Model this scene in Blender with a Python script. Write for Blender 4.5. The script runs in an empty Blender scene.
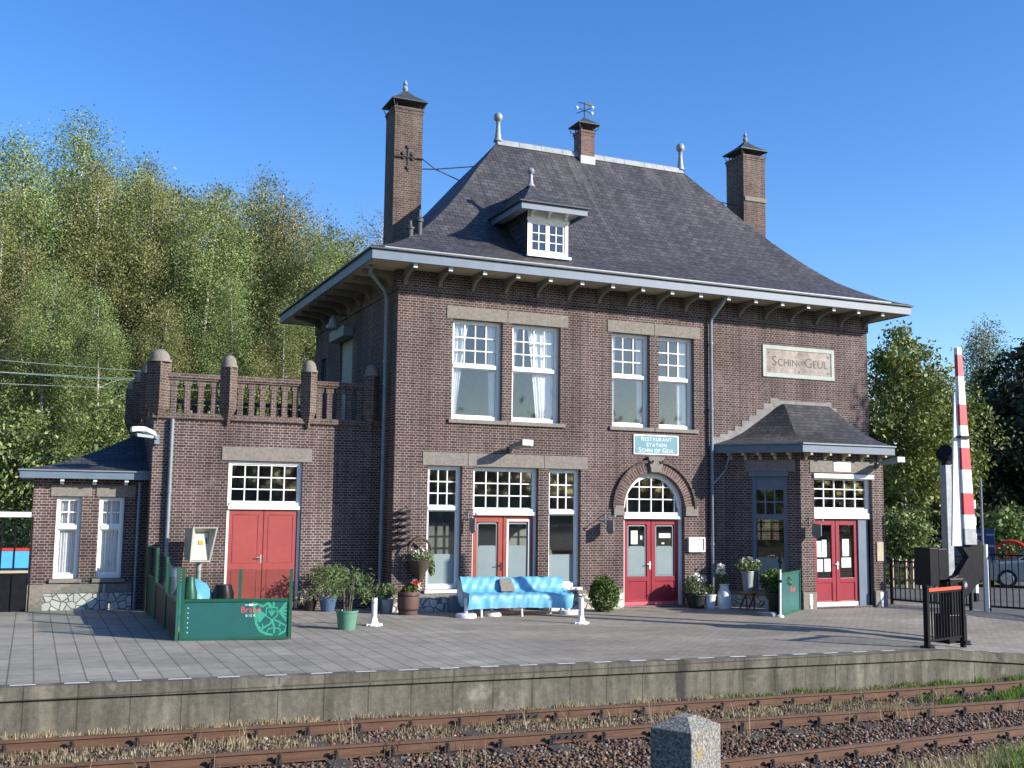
import bpy, bmesh, math, random
import numpy as np
from mathutils import Vector, Matrix, noise as mnoise
R = math.radians
scene = bpy.context.scene
COL = scene.collection
rng = random.Random(7)

# ------------------------------------------------------------------ camera
YAW, PITCH, ROLL, FPX = -0.41346848, 0.11198586, 0.01215664, 1085.0
CAM = np.array([-7.803, -24.671, 2.57])
def basis():
    cy, sy = math.cos(YAW), math.sin(YAW)
    f = np.array([-sy*math.cos(PITCH), cy*math.cos(PITCH), math.sin(PITCH)])
    r = np.array([cy, sy, 0.0]); u = np.cross(r, f)
    return math.cos(ROLL)*r+math.sin(ROLL)*u, -math.sin(ROLL)*r+math.cos(ROLL)*u, f
CR, CU, CF = basis()
cam = bpy.data.objects.new('camera', bpy.data.cameras.new('camera'))
COL.objects.link(cam)
M = Matrix(((CR[0], CU[0], -CF[0], CAM[0]), (CR[1], CU[1], -CF[1], CAM[1]), (CR[2], CU[2], -CF[2], CAM[2]), (0, 0, 0, 1)))
cam.matrix_world = M
cam.data.sensor_width = 36.0
cam.data.lens = FPX*36.0/1024.0
cam.data.clip_end = 3000
scene.camera = cam
def at(px, py, Y):
    """where the line of sight through a photo pixel meets the vertical plane at depth Y"""
    d = CR*(px-512)+CU*(384-py)+CF*FPX
    return CAM+d*((Y-CAM[1])/d[1])
def gz(X):                       # the platform falls gently from left to right
    return max(0.0, 0.011*(7-X))
def pz(X, Y):                    # platform surface, with the ramp down at its end
    w = min(1, max(0, (-3-Y)/5.5)); w = w*w*(3-2*w)
    return gz(X)-min(0.45, max(0, 0.085*(X-7.85)))*w

# ------------------------------------------------------------------ materials
def nodes(name):
    m = bpy.data.materials.new(name); m.use_nodes = True
    nt = m.node_tree; nt.nodes.clear()
    out = nt.nodes.new('ShaderNodeOutputMaterial')
    return m, nt, out
def N(nt, t, **kw):
    n = nt.nodes.new(t)
    for k, v in kw.items():
        if k in n.inputs: n.inputs[k].default_value = v
        else: setattr(n, k, v)
    return n
def rgb(c): return (c[0], c[1], c[2], 1.0)
def mixc(nt, fac, a, b, blend='MIX'):
    n = nt.nodes.new('ShaderNodeMix'); n.data_type = 'RGBA'; n.blend_type = blend
    for sock, v in ((n.inputs[0], fac), (n.inputs[6], a), (n.inputs[7], b)):
        if isinstance(v, bpy.types.NodeSocket): nt.links.new(v, sock)
        elif isinstance(v, (tuple, list)): sock.default_value = rgb(v)
        else: sock.default_value = v
    return n.outputs[2]
def ramp(nt, src, stops):
    n = nt.nodes.new('ShaderNodeValToRGB')
    e = n.color_ramp.elements
    while len(e) < len(stops): e.new(0.5)
    for i, (p, c) in enumerate(stops):
        e[i].position = p; e[i].color = rgb(c) if isinstance(c, (tuple, list)) else (c, c, c, 1)
    nt.links.new(src, n.inputs[0])
    return n.outputs[0]
def noise(nt, scale, detail=4, vec=None, stretch=None, rough=0.6):
    tc = nt.nodes.new('ShaderNodeTexCoord')
    v = tc.outputs['Object'] if vec is None else tc.outputs[vec]
    if stretch:
        mp = nt.nodes.new('ShaderNodeMapping'); mp.inputs['Scale'].default_value = stretch
        nt.links.new(v, mp.inputs[0]); v = mp.outputs[0]
    n = N(nt, 'ShaderNodeTexNoise', Scale=scale, Detail=detail, Roughness=rough)
    nt.links.new(v, n.inputs['Vector'])
    return n.outputs[0]
def bump(nt, src, strength, dist=0.02):
    b = N(nt, 'ShaderNodeBump', Strength=strength, Distance=dist)
    nt.links.new(src, b.inputs['Height'])
    return b.outputs[0]
def simple(name, col, rough=0.6, metal=0.0, col2=None, nscale=6, lo=0.35, hi=0.7, bmp=0.0, bscale=40, stretch=None, spec=0.5):
    m, nt, out = nodes(name)
    p = N(nt, 'ShaderNodeBsdfPrincipled', Roughness=rough, Metallic=metal)
    p.inputs['Specular IOR Level'].default_value = spec
    p.inputs['Base Color'].default_value = rgb(col)
    if col2 is None: col2 = tuple(c*0.8 for c in col)
    f = ramp(nt, noise(nt, nscale, 6, stretch=stretch), ((lo, 0.0), (hi, 1.0)))
    nt.links.new(mixc(nt, f, col, col2), p.inputs['Base Color'])
    if bmp: nt.links.new(bump(nt, noise(nt, bscale, 5), bmp), p.inputs['Normal'])
    nt.links.new(p.outputs[0], out.inputs[0])
    return m
def brickmat(name, c1, c2, mortar, w=0.215, h=0.0625, ms=0.0085, rough=0.85, grime=0.45, bmp=0.5):
    m, nt, out = nodes(name)
    tc = nt.nodes.new('ShaderNodeTexCoord')
    b = N(nt, 'ShaderNodeTexBrick', Scale=1.0); b.squash = 0.5; b.squash_frequency = 2
    b.inputs['Brick Width'].default_value = w; b.inputs['Row Height'].default_value = h
    b.inputs['Mortar Size'].default_value = ms; b.inputs['Mortar Smooth'].default_value = 0.25
    b.inputs['Bias'].default_value = -0.1
    b.inputs['Color1'].default_value = rgb(c1); b.inputs['Color2'].default_value = rgb(c2)
    b.inputs['Mortar'].default_value = rgb(mortar)
    nt.links.new(tc.outputs['UV'], b.inputs['Vector'])
    n1 = ramp(nt, noise(nt, 0.55, 6), ((0.3, 0.0), (0.72, 1.0)))
    g = mixc(nt, n1, (1.08, 1.04, 1.02), (1-grime*0.8, 1-grime, 1-grime))
    n2 = ramp(nt, noise(nt, 9.0, 3), ((0.3, 0.78), (0.7, 1.18)))
    c = mixc(nt, 1.0, b.outputs[0], g, 'MULTIPLY'); c = mixc(nt, 1.0, c, n2, 'MULTIPLY')
    st = ramp(nt, noise(nt, 1.0, 5, stretch=(1.6, 1.6, 0.16)), ((0.36, 0.74), (0.62, 1.12)))
    c = mixc(nt, 1.0, c, st, 'MULTIPLY')
    pa = ramp(nt, noise(nt, 0.9, 6, rough=0.7), ((0.60, 0.0), (0.76, 0.32)))
    c = mixc(nt, pa, c, mortar)
    p = N(nt, 'ShaderNodeBsdfPrincipled', Roughness=rough)
    p.inputs['Specular IOR Level'].default_value = 0.25
    nt.links.new(c, p.inputs['Base Color'])
    inv = N(nt, 'ShaderNodeMath', operation='SUBTRACT'); inv.inputs[0].default_value = 1.0
    nt.links.new(b.outputs['Fac'], inv.inputs[1])
    nt.links.new(bump(nt, inv.outputs[0], bmp, 0.012), p.inputs['Normal'])
    nt.links.new(p.outputs[0], out.inputs[0])
    return m
def glassmat(name, tint=(0.5, 0.55, 0.55), refl=0.16):
    m, nt, out = nodes(name)
    t = N(nt, 'ShaderNodeBsdfTransparent'); t.inputs[0].default_value = rgb(tint)
    g = N(nt, 'ShaderNodeBsdfGlossy', Roughness=0.03)
    nt.links.new(bump(nt, noise(nt, 0.9, 1), 0.02, 0.05), g.inputs['Normal'])
    lw = N(nt, 'ShaderNodeLayerWeight', Blend=0.5)
    pw = N(nt, 'ShaderNodeMath', operation='POWER'); nt.links.new(lw.outputs['Facing'], pw.inputs[0]); pw.inputs[1].default_value = 4.0
    ad = N(nt, 'ShaderNodeMath', operation='MULTIPLY_ADD'); nt.links.new(pw.outputs[0], ad.inputs[0]); ad.inputs[1].default_value = 0.75; ad.inputs[2].default_value = refl
    mx = nt.nodes.new('ShaderNodeMixShader')
    nt.links.new(ad.outputs[0], mx.inputs[0]); nt.links.new(t.outputs[0], mx.inputs[1]); nt.links.new(g.outputs[0], mx.inputs[2])
    nt.links.new(mx.outputs[0], out.inputs[0])
    return m
def leafmat(name, stops, trans=0.3):
    m, nt, out = nodes(name)
    a = N(nt, 'ShaderNodeAttribute', attribute_name='tint')
    c = ramp(nt, a.outputs['Fac'], stops)
    n1 = ramp(nt, noise(nt, 0.5, 3), ((0.3, 0.7), (0.7, 1.25)))
    c = mixc(nt, 1.0, c, n1, 'MULTIPLY')
    d = N(nt, 'ShaderNodeBsdfPrincipled', Roughness=0.55); d.inputs['Specular IOR Level'].default_value = 0.3
    nt.links.new(c, d.inputs['Base Color'])
    t = N(nt, 'ShaderNodeBsdfTranslucent'); nt.links.new(mixc(nt, 1.0, c, (1.1, 1.15, 0.6), 'MULTIPLY'), t.inputs[0])
    mx = N(nt, 'ShaderNodeMixShader'); mx.inputs[0].default_value = trans
    nt.links.new(d.outputs[0], mx.inputs[1]); nt.links.new(t.outputs[0], mx.inputs[2])
    nt.links.new(mx.outputs[0], out.inputs[0])
    return m
MT = {}
MT['brick'] = brickmat('brown_brick', (0.104, 0.067, 0.061), (0.043, 0.033, 0.034), (0.325, 0.290, 0.266))
MT['brick_light'] = brickmat('pinkish_brick', (0.20, 0.122, 0.105), (0.135, 0.083, 0.076), (0.27, 0.225, 0.2), grime=0.2)
MT['brick_grey'] = brickmat('weathered_brick', (0.125, 0.092, 0.078), (0.068, 0.052, 0.048), (0.25, 0.215, 0.19))
MT['voussoir'] = brickmat('arch_brick', (0.15, 0.095, 0.085), (0.09, 0.06, 0.057), (0.28, 0.24, 0.21), w=0.36, h=0.075, ms=0.014)
MT['pale_brick'] = brickmat('glazed_pale_brick', (0.43, 0.39, 0.345), (0.37, 0.315, 0.27), (0.34, 0.31, 0.28), grime=0.15, bmp=0.3)
MT['stone'] = simple('limestone', (0.24, 0.218, 0.188), 0.85, col2=(0.16, 0.145, 0.125), nscale=14, bmp=0.5, bscale=60)
MT['rubble'] = None
MT['cream'] = simple('cream_paint', (0.46, 0.39, 0.27), 0.6, col2=(0.38, 0.32, 0.22), nscale=3)
MT['hood_grey'] = simple('pale_grey_housing', (0.42, 0.41, 0.36), 0.5)
MT['hood_panel'] = simple('cream_panel', (0.62, 0.60, 0.47), 0.5)
MT['wire'] = simple('pale_green_wire', (0.30, 0.42, 0.36), 0.5)
MT['inner'] = simple('pale_bounce_wall', (0.50, 0.50, 0.46), 0.8)  # kept pale to throw sunlight back behind the windows
MT['bracket'] = simple('weathered_bracket_paint', (0.20, 0.18, 0.15), 0.7, col2=(0.15, 0.135, 0.115), nscale=5)
MT['white'] = simple('white_paint', (0.80, 0.80, 0.78), 0.45, col2=(0.70, 0.69, 0.66), nscale=4, lo=0.5, hi=0.85)
MT['bluegrey'] = simple('blue_grey_paint', (0.135, 0.18, 0.24), 0.45, col2=(0.11, 0.15, 0.20), nscale=3)
MT['zinc'] = simple('zinc', (0.34, 0.36, 0.38), 0.55, 0.2, col2=(0.23, 0.25, 0.27), nscale=7)
MT['flashing'] = simple('mortar_flashing', (0.25, 0.24, 0.23), 0.8, col2=(0.16, 0.15, 0.145), nscale=5)
MT['lead'] = simple('dark_lead', (0.06, 0.065, 0.07), 0.6, 0.2, col2=(0.035, 0.04, 0.045), nscale=8)
MT['pipe'] = simple('grey_pipe', (0.22, 0.265, 0.30), 0.45, 0.1, col2=(0.17, 0.205, 0.235), nscale=5)
MT['red'] = simple('brick_red_paint', (0.33, 0.060, 0.052), 0.45, col2=(0.28, 0.048, 0.042), nscale=3, bmp=0.05)
MT['crimson'] = simple('crimson_paint', (0.29, 0.026, 0.042), 0.35, col2=(0.245, 0.022, 0.036), nscale=3)
MT['orange_red'] = simple('faded_red_paint', (0.34, 0.066, 0.042), 0.4, col2=(0.27, 0.045, 0.034), nscale=3)
MT['glass'] = glassmat('window_glass', (0.62, 0.66, 0.66), 0.19)
MT['glass_sky'] = glassmat('upper_window_glass', (0.90, 0.92, 0.93), 0.15)
MT['glass_clear'] = glassmat('clear_screen', (0.86, 0.90, 0.88), 0.02)
MT['frost'] = simple('frosted_film', (0.245, 0.305, 0.31), 0.3, col2=(0.21, 0.265, 0.27), nscale=2)
MT['curtain'] = simple('white_curtain', (0.85, 0.85, 0.85), 0.9, col2=(0.75, 0.75, 0.75), nscale=4)
MT['blind'] = simple('pale_blind', (0.40, 0.42, 0.36), 0.7)
MT['black'] = simple('black_paint', (0.008, 0.008, 0.011), 0.4, col2=(0.014, 0.014, 0.017), nscale=6, spec=0.2)
MT['iron'] = simple('dark_iron', (0.03, 0.03, 0.034), 0.55, 0.4, col2=(0.05, 0.04, 0.035), nscale=20)
MT['greyplastic'] = simple('grey_housing', (0.22, 0.24, 0.25), 0.5)
MT['green'] = simple('green_metal', (0.016, 0.105, 0.060), 0.4, col2=(0.013, 0.085, 0.05), nscale=4)
MT['green_panel'] = simple('green_board', (0.022, 0.122, 0.115), 0.35, col2=(0.018, 0.105, 0.10), nscale=3)
MT['green_light'] = simple('light_green_print', (0.05, 0.36, 0.23), 0.4, col2=(0.045, 0.32, 0.21))
MT['pink'] = simple('pink_red_print', (0.75, 0.13, 0.16), 0.4)
MT['tarp'] = simple('blue_tarpaulin', (0.105, 0.36, 0.56), 0.42, col2=(0.15, 0.41, 0.58), nscale=5, bmp=0.35, bscale=5, stretch=(2.2, 1, 0.8))
MT['darkplanter'] = simple('black_plastic', (0.02, 0.02, 0.022), 0.5)
MT['greenpot'] = simple('green_plastic', (0.11, 0.26, 0.18), 0.45, col2=(0.09, 0.22, 0.15))
MT['bluepot'] = simple('blue_glaze', (0.07, 0.13, 0.22), 0.35)
MT['barrel'] = simple('brown_barrel_wood', (0.13, 0.065, 0.05), 0.7, col2=(0.08, 0.045, 0.035), nscale=8, stretch=(6, 6, 1), bmp=0.3)
MT['concrete'] = simple('weathered_concrete', (0.285, 0.265, 0.225), 0.9, col2=(0.17, 0.155, 0.125), nscale=1.6, bmp=0.4, bscale=35)
MT['soil'] = simple('potting_soil', (0.05, 0.035, 0.025), 0.95)
MT['rail'] = simple('rusty_rail', (0.125, 0.066, 0.038), 0.8, col2=(0.075, 0.036, 0.022), nscale=6, bmp=0.2, stretch=(0.4, 3, 3))
MT['railtop'] = simple('worn_rail_head', (0.21, 0.125, 0.09), 0.45, 0.3, col2=(0.13, 0.07, 0.048), nscale=3, stretch=(0.3, 4, 4))
MT['sleeper'] = simple('tarred_sleeper', (0.045, 0.037, 0.032), 0.9, col2=(0.085, 0.07, 0.055), nscale=5, stretch=(8, 1, 1), bmp=0.4)
MT['bark'] = simple('brown_bark', (0.14, 0.11, 0.085), 0.9, col2=(0.07, 0.055, 0.045), nscale=5, stretch=(3, 3, 0.6), bmp=0.4)
MT['twig'] = simple('grey_brown_twigs', (0.16, 0.13, 0.10), 0.85, col2=(0.10, 0.08, 0.065), nscale=4)
MT['birch'] = simple('birch_bark', (0.58, 0.56, 0.50), 0.8, col2=(0.07, 0.062, 0.055), nscale=2.2, lo=0.48, hi=0.64, stretch=(1, 1, 2.6))
MT['signblue'] = simple('light_blue_enamel', (0.13, 0.285, 0.345), 0.35, col2=(0.12, 0.265, 0.32))
MT['navy'] = simple('navy_panel', (0.02, 0.045, 0.16), 0.4)
MT['skyblue'] = simple('sky_blue_panel', (0.08, 0.40, 0.72), 0.4)
MT['orange'] = simple('orange_red_band', (0.85, 0.10, 0.045), 0.45)
MT['bandred'] = simple('barrier_red', (0.50, 0.04, 0.06), 0.45, col2=(0.43, 0.035, 0.05))
MT['sage'] = simple('sage_stone_frame', (0.40, 0.45, 0.40), 0.75, col2=(0.33, 0.37, 0.33), nscale=5)
MT['carsilver'] = simple('silver_green_car_paint', (0.42, 0.48, 0.46), 0.2, 0.35)
MT['cardark'] = simple('dark_car_paint', (0.012, 0.017, 0.018), 0.25, 0.3)
MT['tyre'] = simple('tyre_rubber', (0.02, 0.02, 0.02), 0.8)
MT['chrome'] = simple('bright_metal', (0.75, 0.75, 0.75), 0.25, 0.9)
MT['yellow'] = simple('yellow_plate', (0.55, 0.32, 0.03), 0.5)
MT['carglass'] = simple('car_glass', (0.02, 0.025, 0.028), 0.06, spec=1.0)
MT['wicker'] = simple('dark_wicker', (0.06, 0.045, 0.035), 0.8, col2=(0.1, 0.075, 0.05), nscale=60)
MT['tiles_white'] = simple('white_enamel', (0.82, 0.82, 0.8), 0.3)
MT['paper'] = simple('white_paper', (0.8, 0.82, 0.82), 0.7)
MT['red_metal'] = simple('bright_red_metal', (0.55, 0.03, 0.02), 0.4)
MT['petal_w'] = simple('white_petals', (0.78, 0.74, 0.66), 0.7)
MT['petal_r'] = simple('red_petals', (0.65, 0.03, 0.02), 0.6)
MT['road'] = simple('asphalt', (0.115, 0.112, 0.105), 0.9, col2=(0.085, 0.083, 0.08), nscale=2, bmp=0.2, bscale=120)
def slatemat():
    m, nt, out = nodes('roof_slate')
    tc = nt.nodes.new('ShaderNodeTexCoord')
    b = N(nt, 'ShaderNodeTexBrick', Scale=1.0)
    b.inputs['Brick Width'].default_value = 0.24; b.inputs['Row Height'].default_value = 0.15
    b.inputs['Mortar Size'].default_value = 0.014; b.inputs['Mortar Smooth'].default_value = 0.2
    b.inputs['Color1'].default_value = rgb((0.078, 0.075, 0.080)); b.inputs['Color2'].default_value = rgb((0.040, 0.039, 0.044))
    b.inputs['Mortar'].default_value = rgb((0.02, 0.02, 0.022))
    nt.links.new(tc.outputs['UV'], b.inputs['Vector'])
    n1 = ramp(nt, noise(nt, 0.8, 6), ((0.3, 0.75), (0.75, 1.3)))
    c = mixc(nt, 1.0, b.outputs[0], n1, 'MULTIPLY')
    streak = ramp(nt, noise(nt, 1.0, 5, 'UV', (2.6, 0.22, 1)), ((0.52, 0.0), (0.8, 0.6)))
    hi = nt.nodes.new('ShaderNodeSeparateXYZ'); nt.links.new(tc.outputs['Object'], hi.inputs[0])
    mr = N(nt, 'ShaderNodeMapRange'); nt.links.new(hi.outputs[2], mr.inputs[0])
    mr.inputs[1].default_value = 10.2; mr.inputs[2].default_value = 13.3; mr.inputs[3].default_value = 0.1; mr.inputs[4].default_value = 1.0
    mu = N(nt, 'ShaderNodeMath', operation='MULTIPLY'); nt.links.new(streak, mu.inputs[0]); nt.links.new(mr.outputs[0], mu.inputs[1])
    c = mixc(nt, mu.outputs[0], c, (0.20, 0.20, 0.19))
    ms_ = ramp(nt, noise(nt, 1.3, 6, rough=0.7), ((0.60, 0.0), (0.75, 0.35)))
    c = mixc(nt, ms_, c, (0.095, 0.095, 0.075))
    vs_ = ramp(nt, noise(nt, 1.0, 4, 'UV', (5.0, 0.35, 1)), ((0.35, 0.82), (0.65, 1.15)))
    c = mixc(nt, 1.0, c, vs_, 'MULTIPLY')
    p = N(nt, 'ShaderNodeBsdfPrincipled', Roughness=0.62); p.inputs['Specular IOR Level'].default_value = 0.4
    nt.links.new(c, p.inputs['Base Color'])
    inv = N(nt, 'ShaderNodeMath', operation='SUBTRACT'); inv.inputs[0].default_value = 1.0
    nt.links.new(b.outputs['Fac'], inv.inputs[1])
    nt.links.new(bump(nt, inv.outputs[0], 0.6, 0.012), p.inputs['Normal'])
    nt.links.new(p.outputs[0], out.inputs[0])
    return m
MT['slate'] = slatemat()
def rubblemat():
    m, nt, out = nodes('rubble_stone')
    tc = nt.nodes.new('ShaderNodeTexCoord')
    v = N(nt, 'ShaderNodeTexVoronoi', Scale=5.6, feature='DISTANCE_TO_EDGE'); nt.links.new(tc.outputs['UV'], v.inputs['Vector'])
    v2 = N(nt, 'ShaderNodeTexVoronoi', Scale=5.6); nt.links.new(tc.outputs['UV'], v2.inputs['Vector'])
    sc = ramp(nt, v2.outputs['Color'], ((0.1, (0.42, 0.41, 0.37)), (0.9, (0.60, 0.59, 0.54))))
    f = ramp(nt, v.outputs[0], ((0.03, 0.0), (0.07, 1.0)))
    c = mixc(nt, f, (0.16, 0.145, 0.125), sc)
    p = N(nt, 'ShaderNodeBsdfPrincipled', Roughness=0.85); nt.links.new(c, p.inputs['Base Color'])
    nt.links.new(bump(nt, f, 0.6, 0.03), p.inputs['Normal'])
    nt.links.new(p.outputs[0], out.inputs[0]); return m
MT['rubble'] = rubblemat()
def pavemat():
    m, nt, out = nodes('platform_paving')
    tc = nt.nodes.new('ShaderNodeTexCoord')
    def br(w, h, ms, c1, c2, mo, rot=None, off=0.5):
        b = N(nt, 'ShaderNodeTexBrick', Scale=1.0); b.offset = off
        b.inputs['Brick Width'].default_value = w; b.inputs['Row Height'].default_value = h
        b.inputs['Mortar Size'].default_value = ms; b.inputs['Mortar Smooth'].default_value = 0.3
        b.inputs['Color1'].default_value = rgb(c1); b.inputs['Color2'].default_value = rgb(c2); b.inputs['Mortar'].default_value = rgb(mo)
        if rot:
            mp = nt.nodes.new('ShaderNodeMapping'); mp.inputs['Rotation'].default_value = (0, 0, rot)
            mp.inputs['Location'].default_value = (0.1, 0.21, 0)
            nt.links.new(tc.outputs['UV'], mp.inputs[0]); nt.links.new(mp.outputs[0], b.inputs['Vector'])
        else: nt.links.new(tc.outputs['UV'], b.inputs['Vector'])
        return b
    big = br(1.15, 0.33, 0.012, (0.31, 0.292, 0.25), (0.262, 0.248, 0.214), (0.125, 0.115, 0.095), rot=R(90))
    small = br(0.21, 0.11, 0.007, (0.315, 0.285, 0.235), (0.255, 0.23, 0.19), (0.14, 0.125, 0.10))
    sp = nt.nodes.new('ShaderNodeSeparateXYZ'); nt.links.new(tc.outputs['Object'], sp.inputs[0])
    nz = noise(nt, 0.8, 3)
    ad = N(nt, 'ShaderNodeMath', operation='ADD'); nt.links.new(sp.outputs[0], ad.inputs[0]); nt.links.new(nz, ad.inputs[1])
    f = N(nt, 'ShaderNodeMapRange'); nt.links.new(ad.outputs[0], f.inputs[0]); f.inputs[1].default_value = 0.3; f.inputs[2].default_value = 2.2
    c = mixc(nt, f.outputs[0], big.outputs[0], small.outputs[0])
    # worn patches
    n1 = ramp(nt, noise(nt, 0.45, 7, stretch=(0.7, 1.8, 1)), ((0.3, 0.72), (0.72, 1.22)))
    c = mixc(nt, 1.0, c, n1, 'MULTIPLY')
    n2 = ramp(nt, noise(nt, 5, 4), ((0.3, 0.88), (0.7, 1.1)))
    c = mixc(nt, 1.0, c, n2, 'MULTIPLY')
    n3 = ramp(nt, noise(nt, 1.1, 5), ((0.6, 0.0), (0.78, 0.5)))
    c = mixc(nt, n3, c, (0.15, 0.145, 0.11))
    p = N(nt, 'ShaderNodeBsdfPrincipled', Roughness=0.85); p.inputs['Specular IOR Level'].default_value = 0.3
    nt.links.new(c, p.inputs['Base Color'])
    nt.links.new(bump(nt, noise(nt, 30, 4), 0.25), p.inputs['Normal'])
    nt.links.new(p.outputs[0], out.inputs[0]); return m
MT['paving'] = pavemat()
def edgemat():
    m, nt, out = nodes('platform_edge_concrete')
    tc = nt.nodes.new('ShaderNodeTexCoord')
    b = N(nt, 'ShaderNodeTexBrick', Scale=1.0); b.offset = 0.0
    b.inputs['Brick Width'].default_value = 0.66; b.inputs['Row Height'].default_value = 4.0
    b.inputs['Mortar Size'].default_value = 0.012; b.inputs['Mortar Smooth'].default_value = 0.4
    b.inputs['Color1'].default_value = rgb((0.155, 0.145, 0.112)); b.inputs['Color2'].default_value = rgb((0.128, 0.117, 0.09)); b.inputs['Mortar'].default_value = rgb((0.07, 0.065, 0.05))
    mp = nt.nodes.new('ShaderNodeMapping'); mp.inputs['Location'].default_value = (0.0, 2.0, 0)
    nt.links.new(tc.outputs['UV'], mp.inputs[0]); nt.links.new(mp.outputs[0], b.inputs['Vector'])
    st = ramp(nt, noise(nt, 1.0, 6, stretch=(2.2, 1, 0.7)), ((0.3, 0.5), (0.68, 1.25)))
    c = mixc(nt, 1.0, b.outputs[0], st, 'MULTIPLY')
    vs_ = ramp(nt, noise(nt, 1.0, 5, stretch=(5.0, 1, 0.5)), ((0.32, 0.55), (0.6, 1.1)))
    c = mixc(nt, 1.0, c, vs_, 'MULTIPLY')
    sx = nt.nodes.new('ShaderNodeSeparateXYZ'); nt.links.new(tc.outputs['Object'], sx.inputs[0])
    dm = N(nt, 'ShaderNodeMath', operation='SUBTRACT'); nt.links.new(sx.outputs[0], dm.inputs[0]); dm.inputs[1].default_value = 2.2
    da = N(nt, 'ShaderNodeMath', operation='ABSOLUTE'); nt.links.new(dm.outputs[0], da.inputs[0])
    dw = N(nt, 'ShaderNodeMath', operation='MULTIPLY_ADD'); nt.links.new(noise(nt, 6, 3), dw.inputs[0]); dw.inputs[1].default_value = -0.12; nt.links.new(da.outputs[0], dw.inputs[2])
    c = mixc(nt, ramp(nt, dw.outputs[0], ((0.0, 0.85), (0.07, 0.0))), c, (0.03, 0.028, 0.024))
    wp = ramp(nt, noise(nt, 1.7, 4), ((0.62, 0.0), (0.72, 0.6)))
    c = mixc(nt, wp, c, (0.30, 0.285, 0.25))
    dk = ramp(nt, noise(nt, 14, 5), ((0.3, 0.75), (0.7, 1.15)))
    c = mixc(nt, 1.0, c, dk, 'MULTIPLY')
    p = N(nt, 'ShaderNodeBsdfPrincipled', Roughness=0.9); nt.links.new(c, p.inputs['Base Color'])
    nt.links.new(bump(nt, noise(nt, 40, 5), 0.4), p.inputs['Normal'])
    nt.links.new(p.outputs[0], out.inputs[0]); return m
MT['edge'] = edgemat()
def groundmat():
    m, nt, out = nodes('earth_and_grass')
    f = ramp(nt, noise(nt, 0.35, 7), ((0.38, 0.0), (0.62, 1.0)))
    c = mixc(nt, f, (0.125, 0.105, 0.075), (0.06, 0.09, 0.028))
    n2 = ramp(nt, noise(nt, 25, 4), ((0.3, 0.7), (0.7, 1.25)))
    c = mixc(nt, 1.0, c, n2, 'MULTIPLY')
    p = N(nt, 'ShaderNodeBsdfPrincipled', Roughness=0.95); nt.links.new(c, p.inputs['Base Color'])
    nt.links.new(bump(nt, noise(nt, 30, 4), 0.6, 0.05), p.inputs['Normal'])
    nt.links.new(p.outputs[0], out.inputs[0]); return m
MT['ground'] = groundmat()
def postmat():
    m, nt, out = nodes('granite_aggregate_with_lichen')
    c = ramp(nt, noise(nt, 70, 3), ((0.35, (0.07, 0.068, 0.06)), (0.5, (0.19, 0.185, 0.165)), (0.66, (0.36, 0.35, 0.325))))
    l = ramp(nt, noise(nt, 5.5, 4), ((0.62, 0.0), (0.72, 0.85)))
    c = mixc(nt, l, c, (0.34, 0.22, 0.03))
    p = N(nt, 'ShaderNodeBsdfPrincipled', Roughness=0.9); nt.links.new(c, p.inputs['Base Color'])
    nt.links.new(bump(nt, noise(nt, 80, 4), 0.5, 0.01), p.inputs['Normal'])
    nt.links.new(p.outputs[0], out.inputs[0]); return m
MT['post'] = postmat()
def tintmat(name, stops, rough=0.9):
    m, nt, out = nodes(name)
    a = N(nt, 'ShaderNodeAttribute', attribute_name='tint')
    p = N(nt, 'ShaderNodeBsdfPrincipled', Roughness=rough)
    nt.links.new(ramp(nt, a.outputs['Fac'], stops), p.inputs['Base Color'])
    nt.links.new(p.outputs[0], out.inputs[0]); return m
MT['ballast'] = tintmat('ballast_stone', ((0.0, (0.05, 0.032, 0.025)), (0.45, (0.12, 0.064, 0.040)), (0.8, (0.175, 0.11, 0.075)), (0.97, (0.24, 0.20, 0.165)), (1.0, (0.40, 0.37, 0.33))))
MT['leaf_birch'] = leafmat('birch_leaf', ((0.0, (0.067, 0.116, 0.034)), (0.5, (0.152, 0.220, 0.067)), (0.85, (0.262, 0.329, 0.116)), (1.0, (0.403, 0.427, 0.195))), 0.1)
MT['leaf_olive'] = leafmat('olive_autumn_leaf', ((0.0, (0.078, 0.106, 0.034)), (0.5, (0.180, 0.202, 0.066)), (0.85, (0.282, 0.282, 0.108)), (1.0, (0.396, 0.300, 0.150))), 0.1)
MT['leaf_pop'] = leafmat('poplar_leaf', ((0.0, (0.06, 0.09, 0.02)), (0.5, (0.15, 0.185, 0.042)), (0.85, (0.26, 0.285, 0.095)), (1.0, (0.46, 0.46, 0.27))), 0.2)
MT['leaf_shade'] = leafmat('shade_darkened_leaf', ((0.0, (0.014, 0.026, 0.011)), (0.6, (0.034, 0.054, 0.02)), (1.0, (0.075, 0.095, 0.035))), 0.1)  # dark foliage green, with the trees' shade put into the colour too
MT['leaf_far'] = leafmat('far_slope_leaf', ((0.0, (0.03, 0.036, 0.03)), (0.6, (0.06, 0.068, 0.055)), (1.0, (0.10, 0.105, 0.09))), 0.0)
MT['leaf_brown'] = leafmat('thin_brown_leaf', ((0.0, (0.130, 0.111, 0.065)), (0.6, (0.247, 0.208, 0.130)), (1.0, (0.338, 0.260, 0.169))))
MT['leaf_bush'] = leafmat('glossy_bush_leaf', ((0.0, (0.035, 0.070, 0.015)), (0.6, (0.085, 0.140, 0.030)), (1.0, (0.150, 0.200, 0.060))), 0.2)
MT['leaf_oleander'] = leafmat('oleander_leaf', ((0.0, (0.06, 0.11, 0.035)), (0.6, (0.145, 0.21, 0.075)), (1.0, (0.27, 0.31, 0.14))), 0.25)
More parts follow.
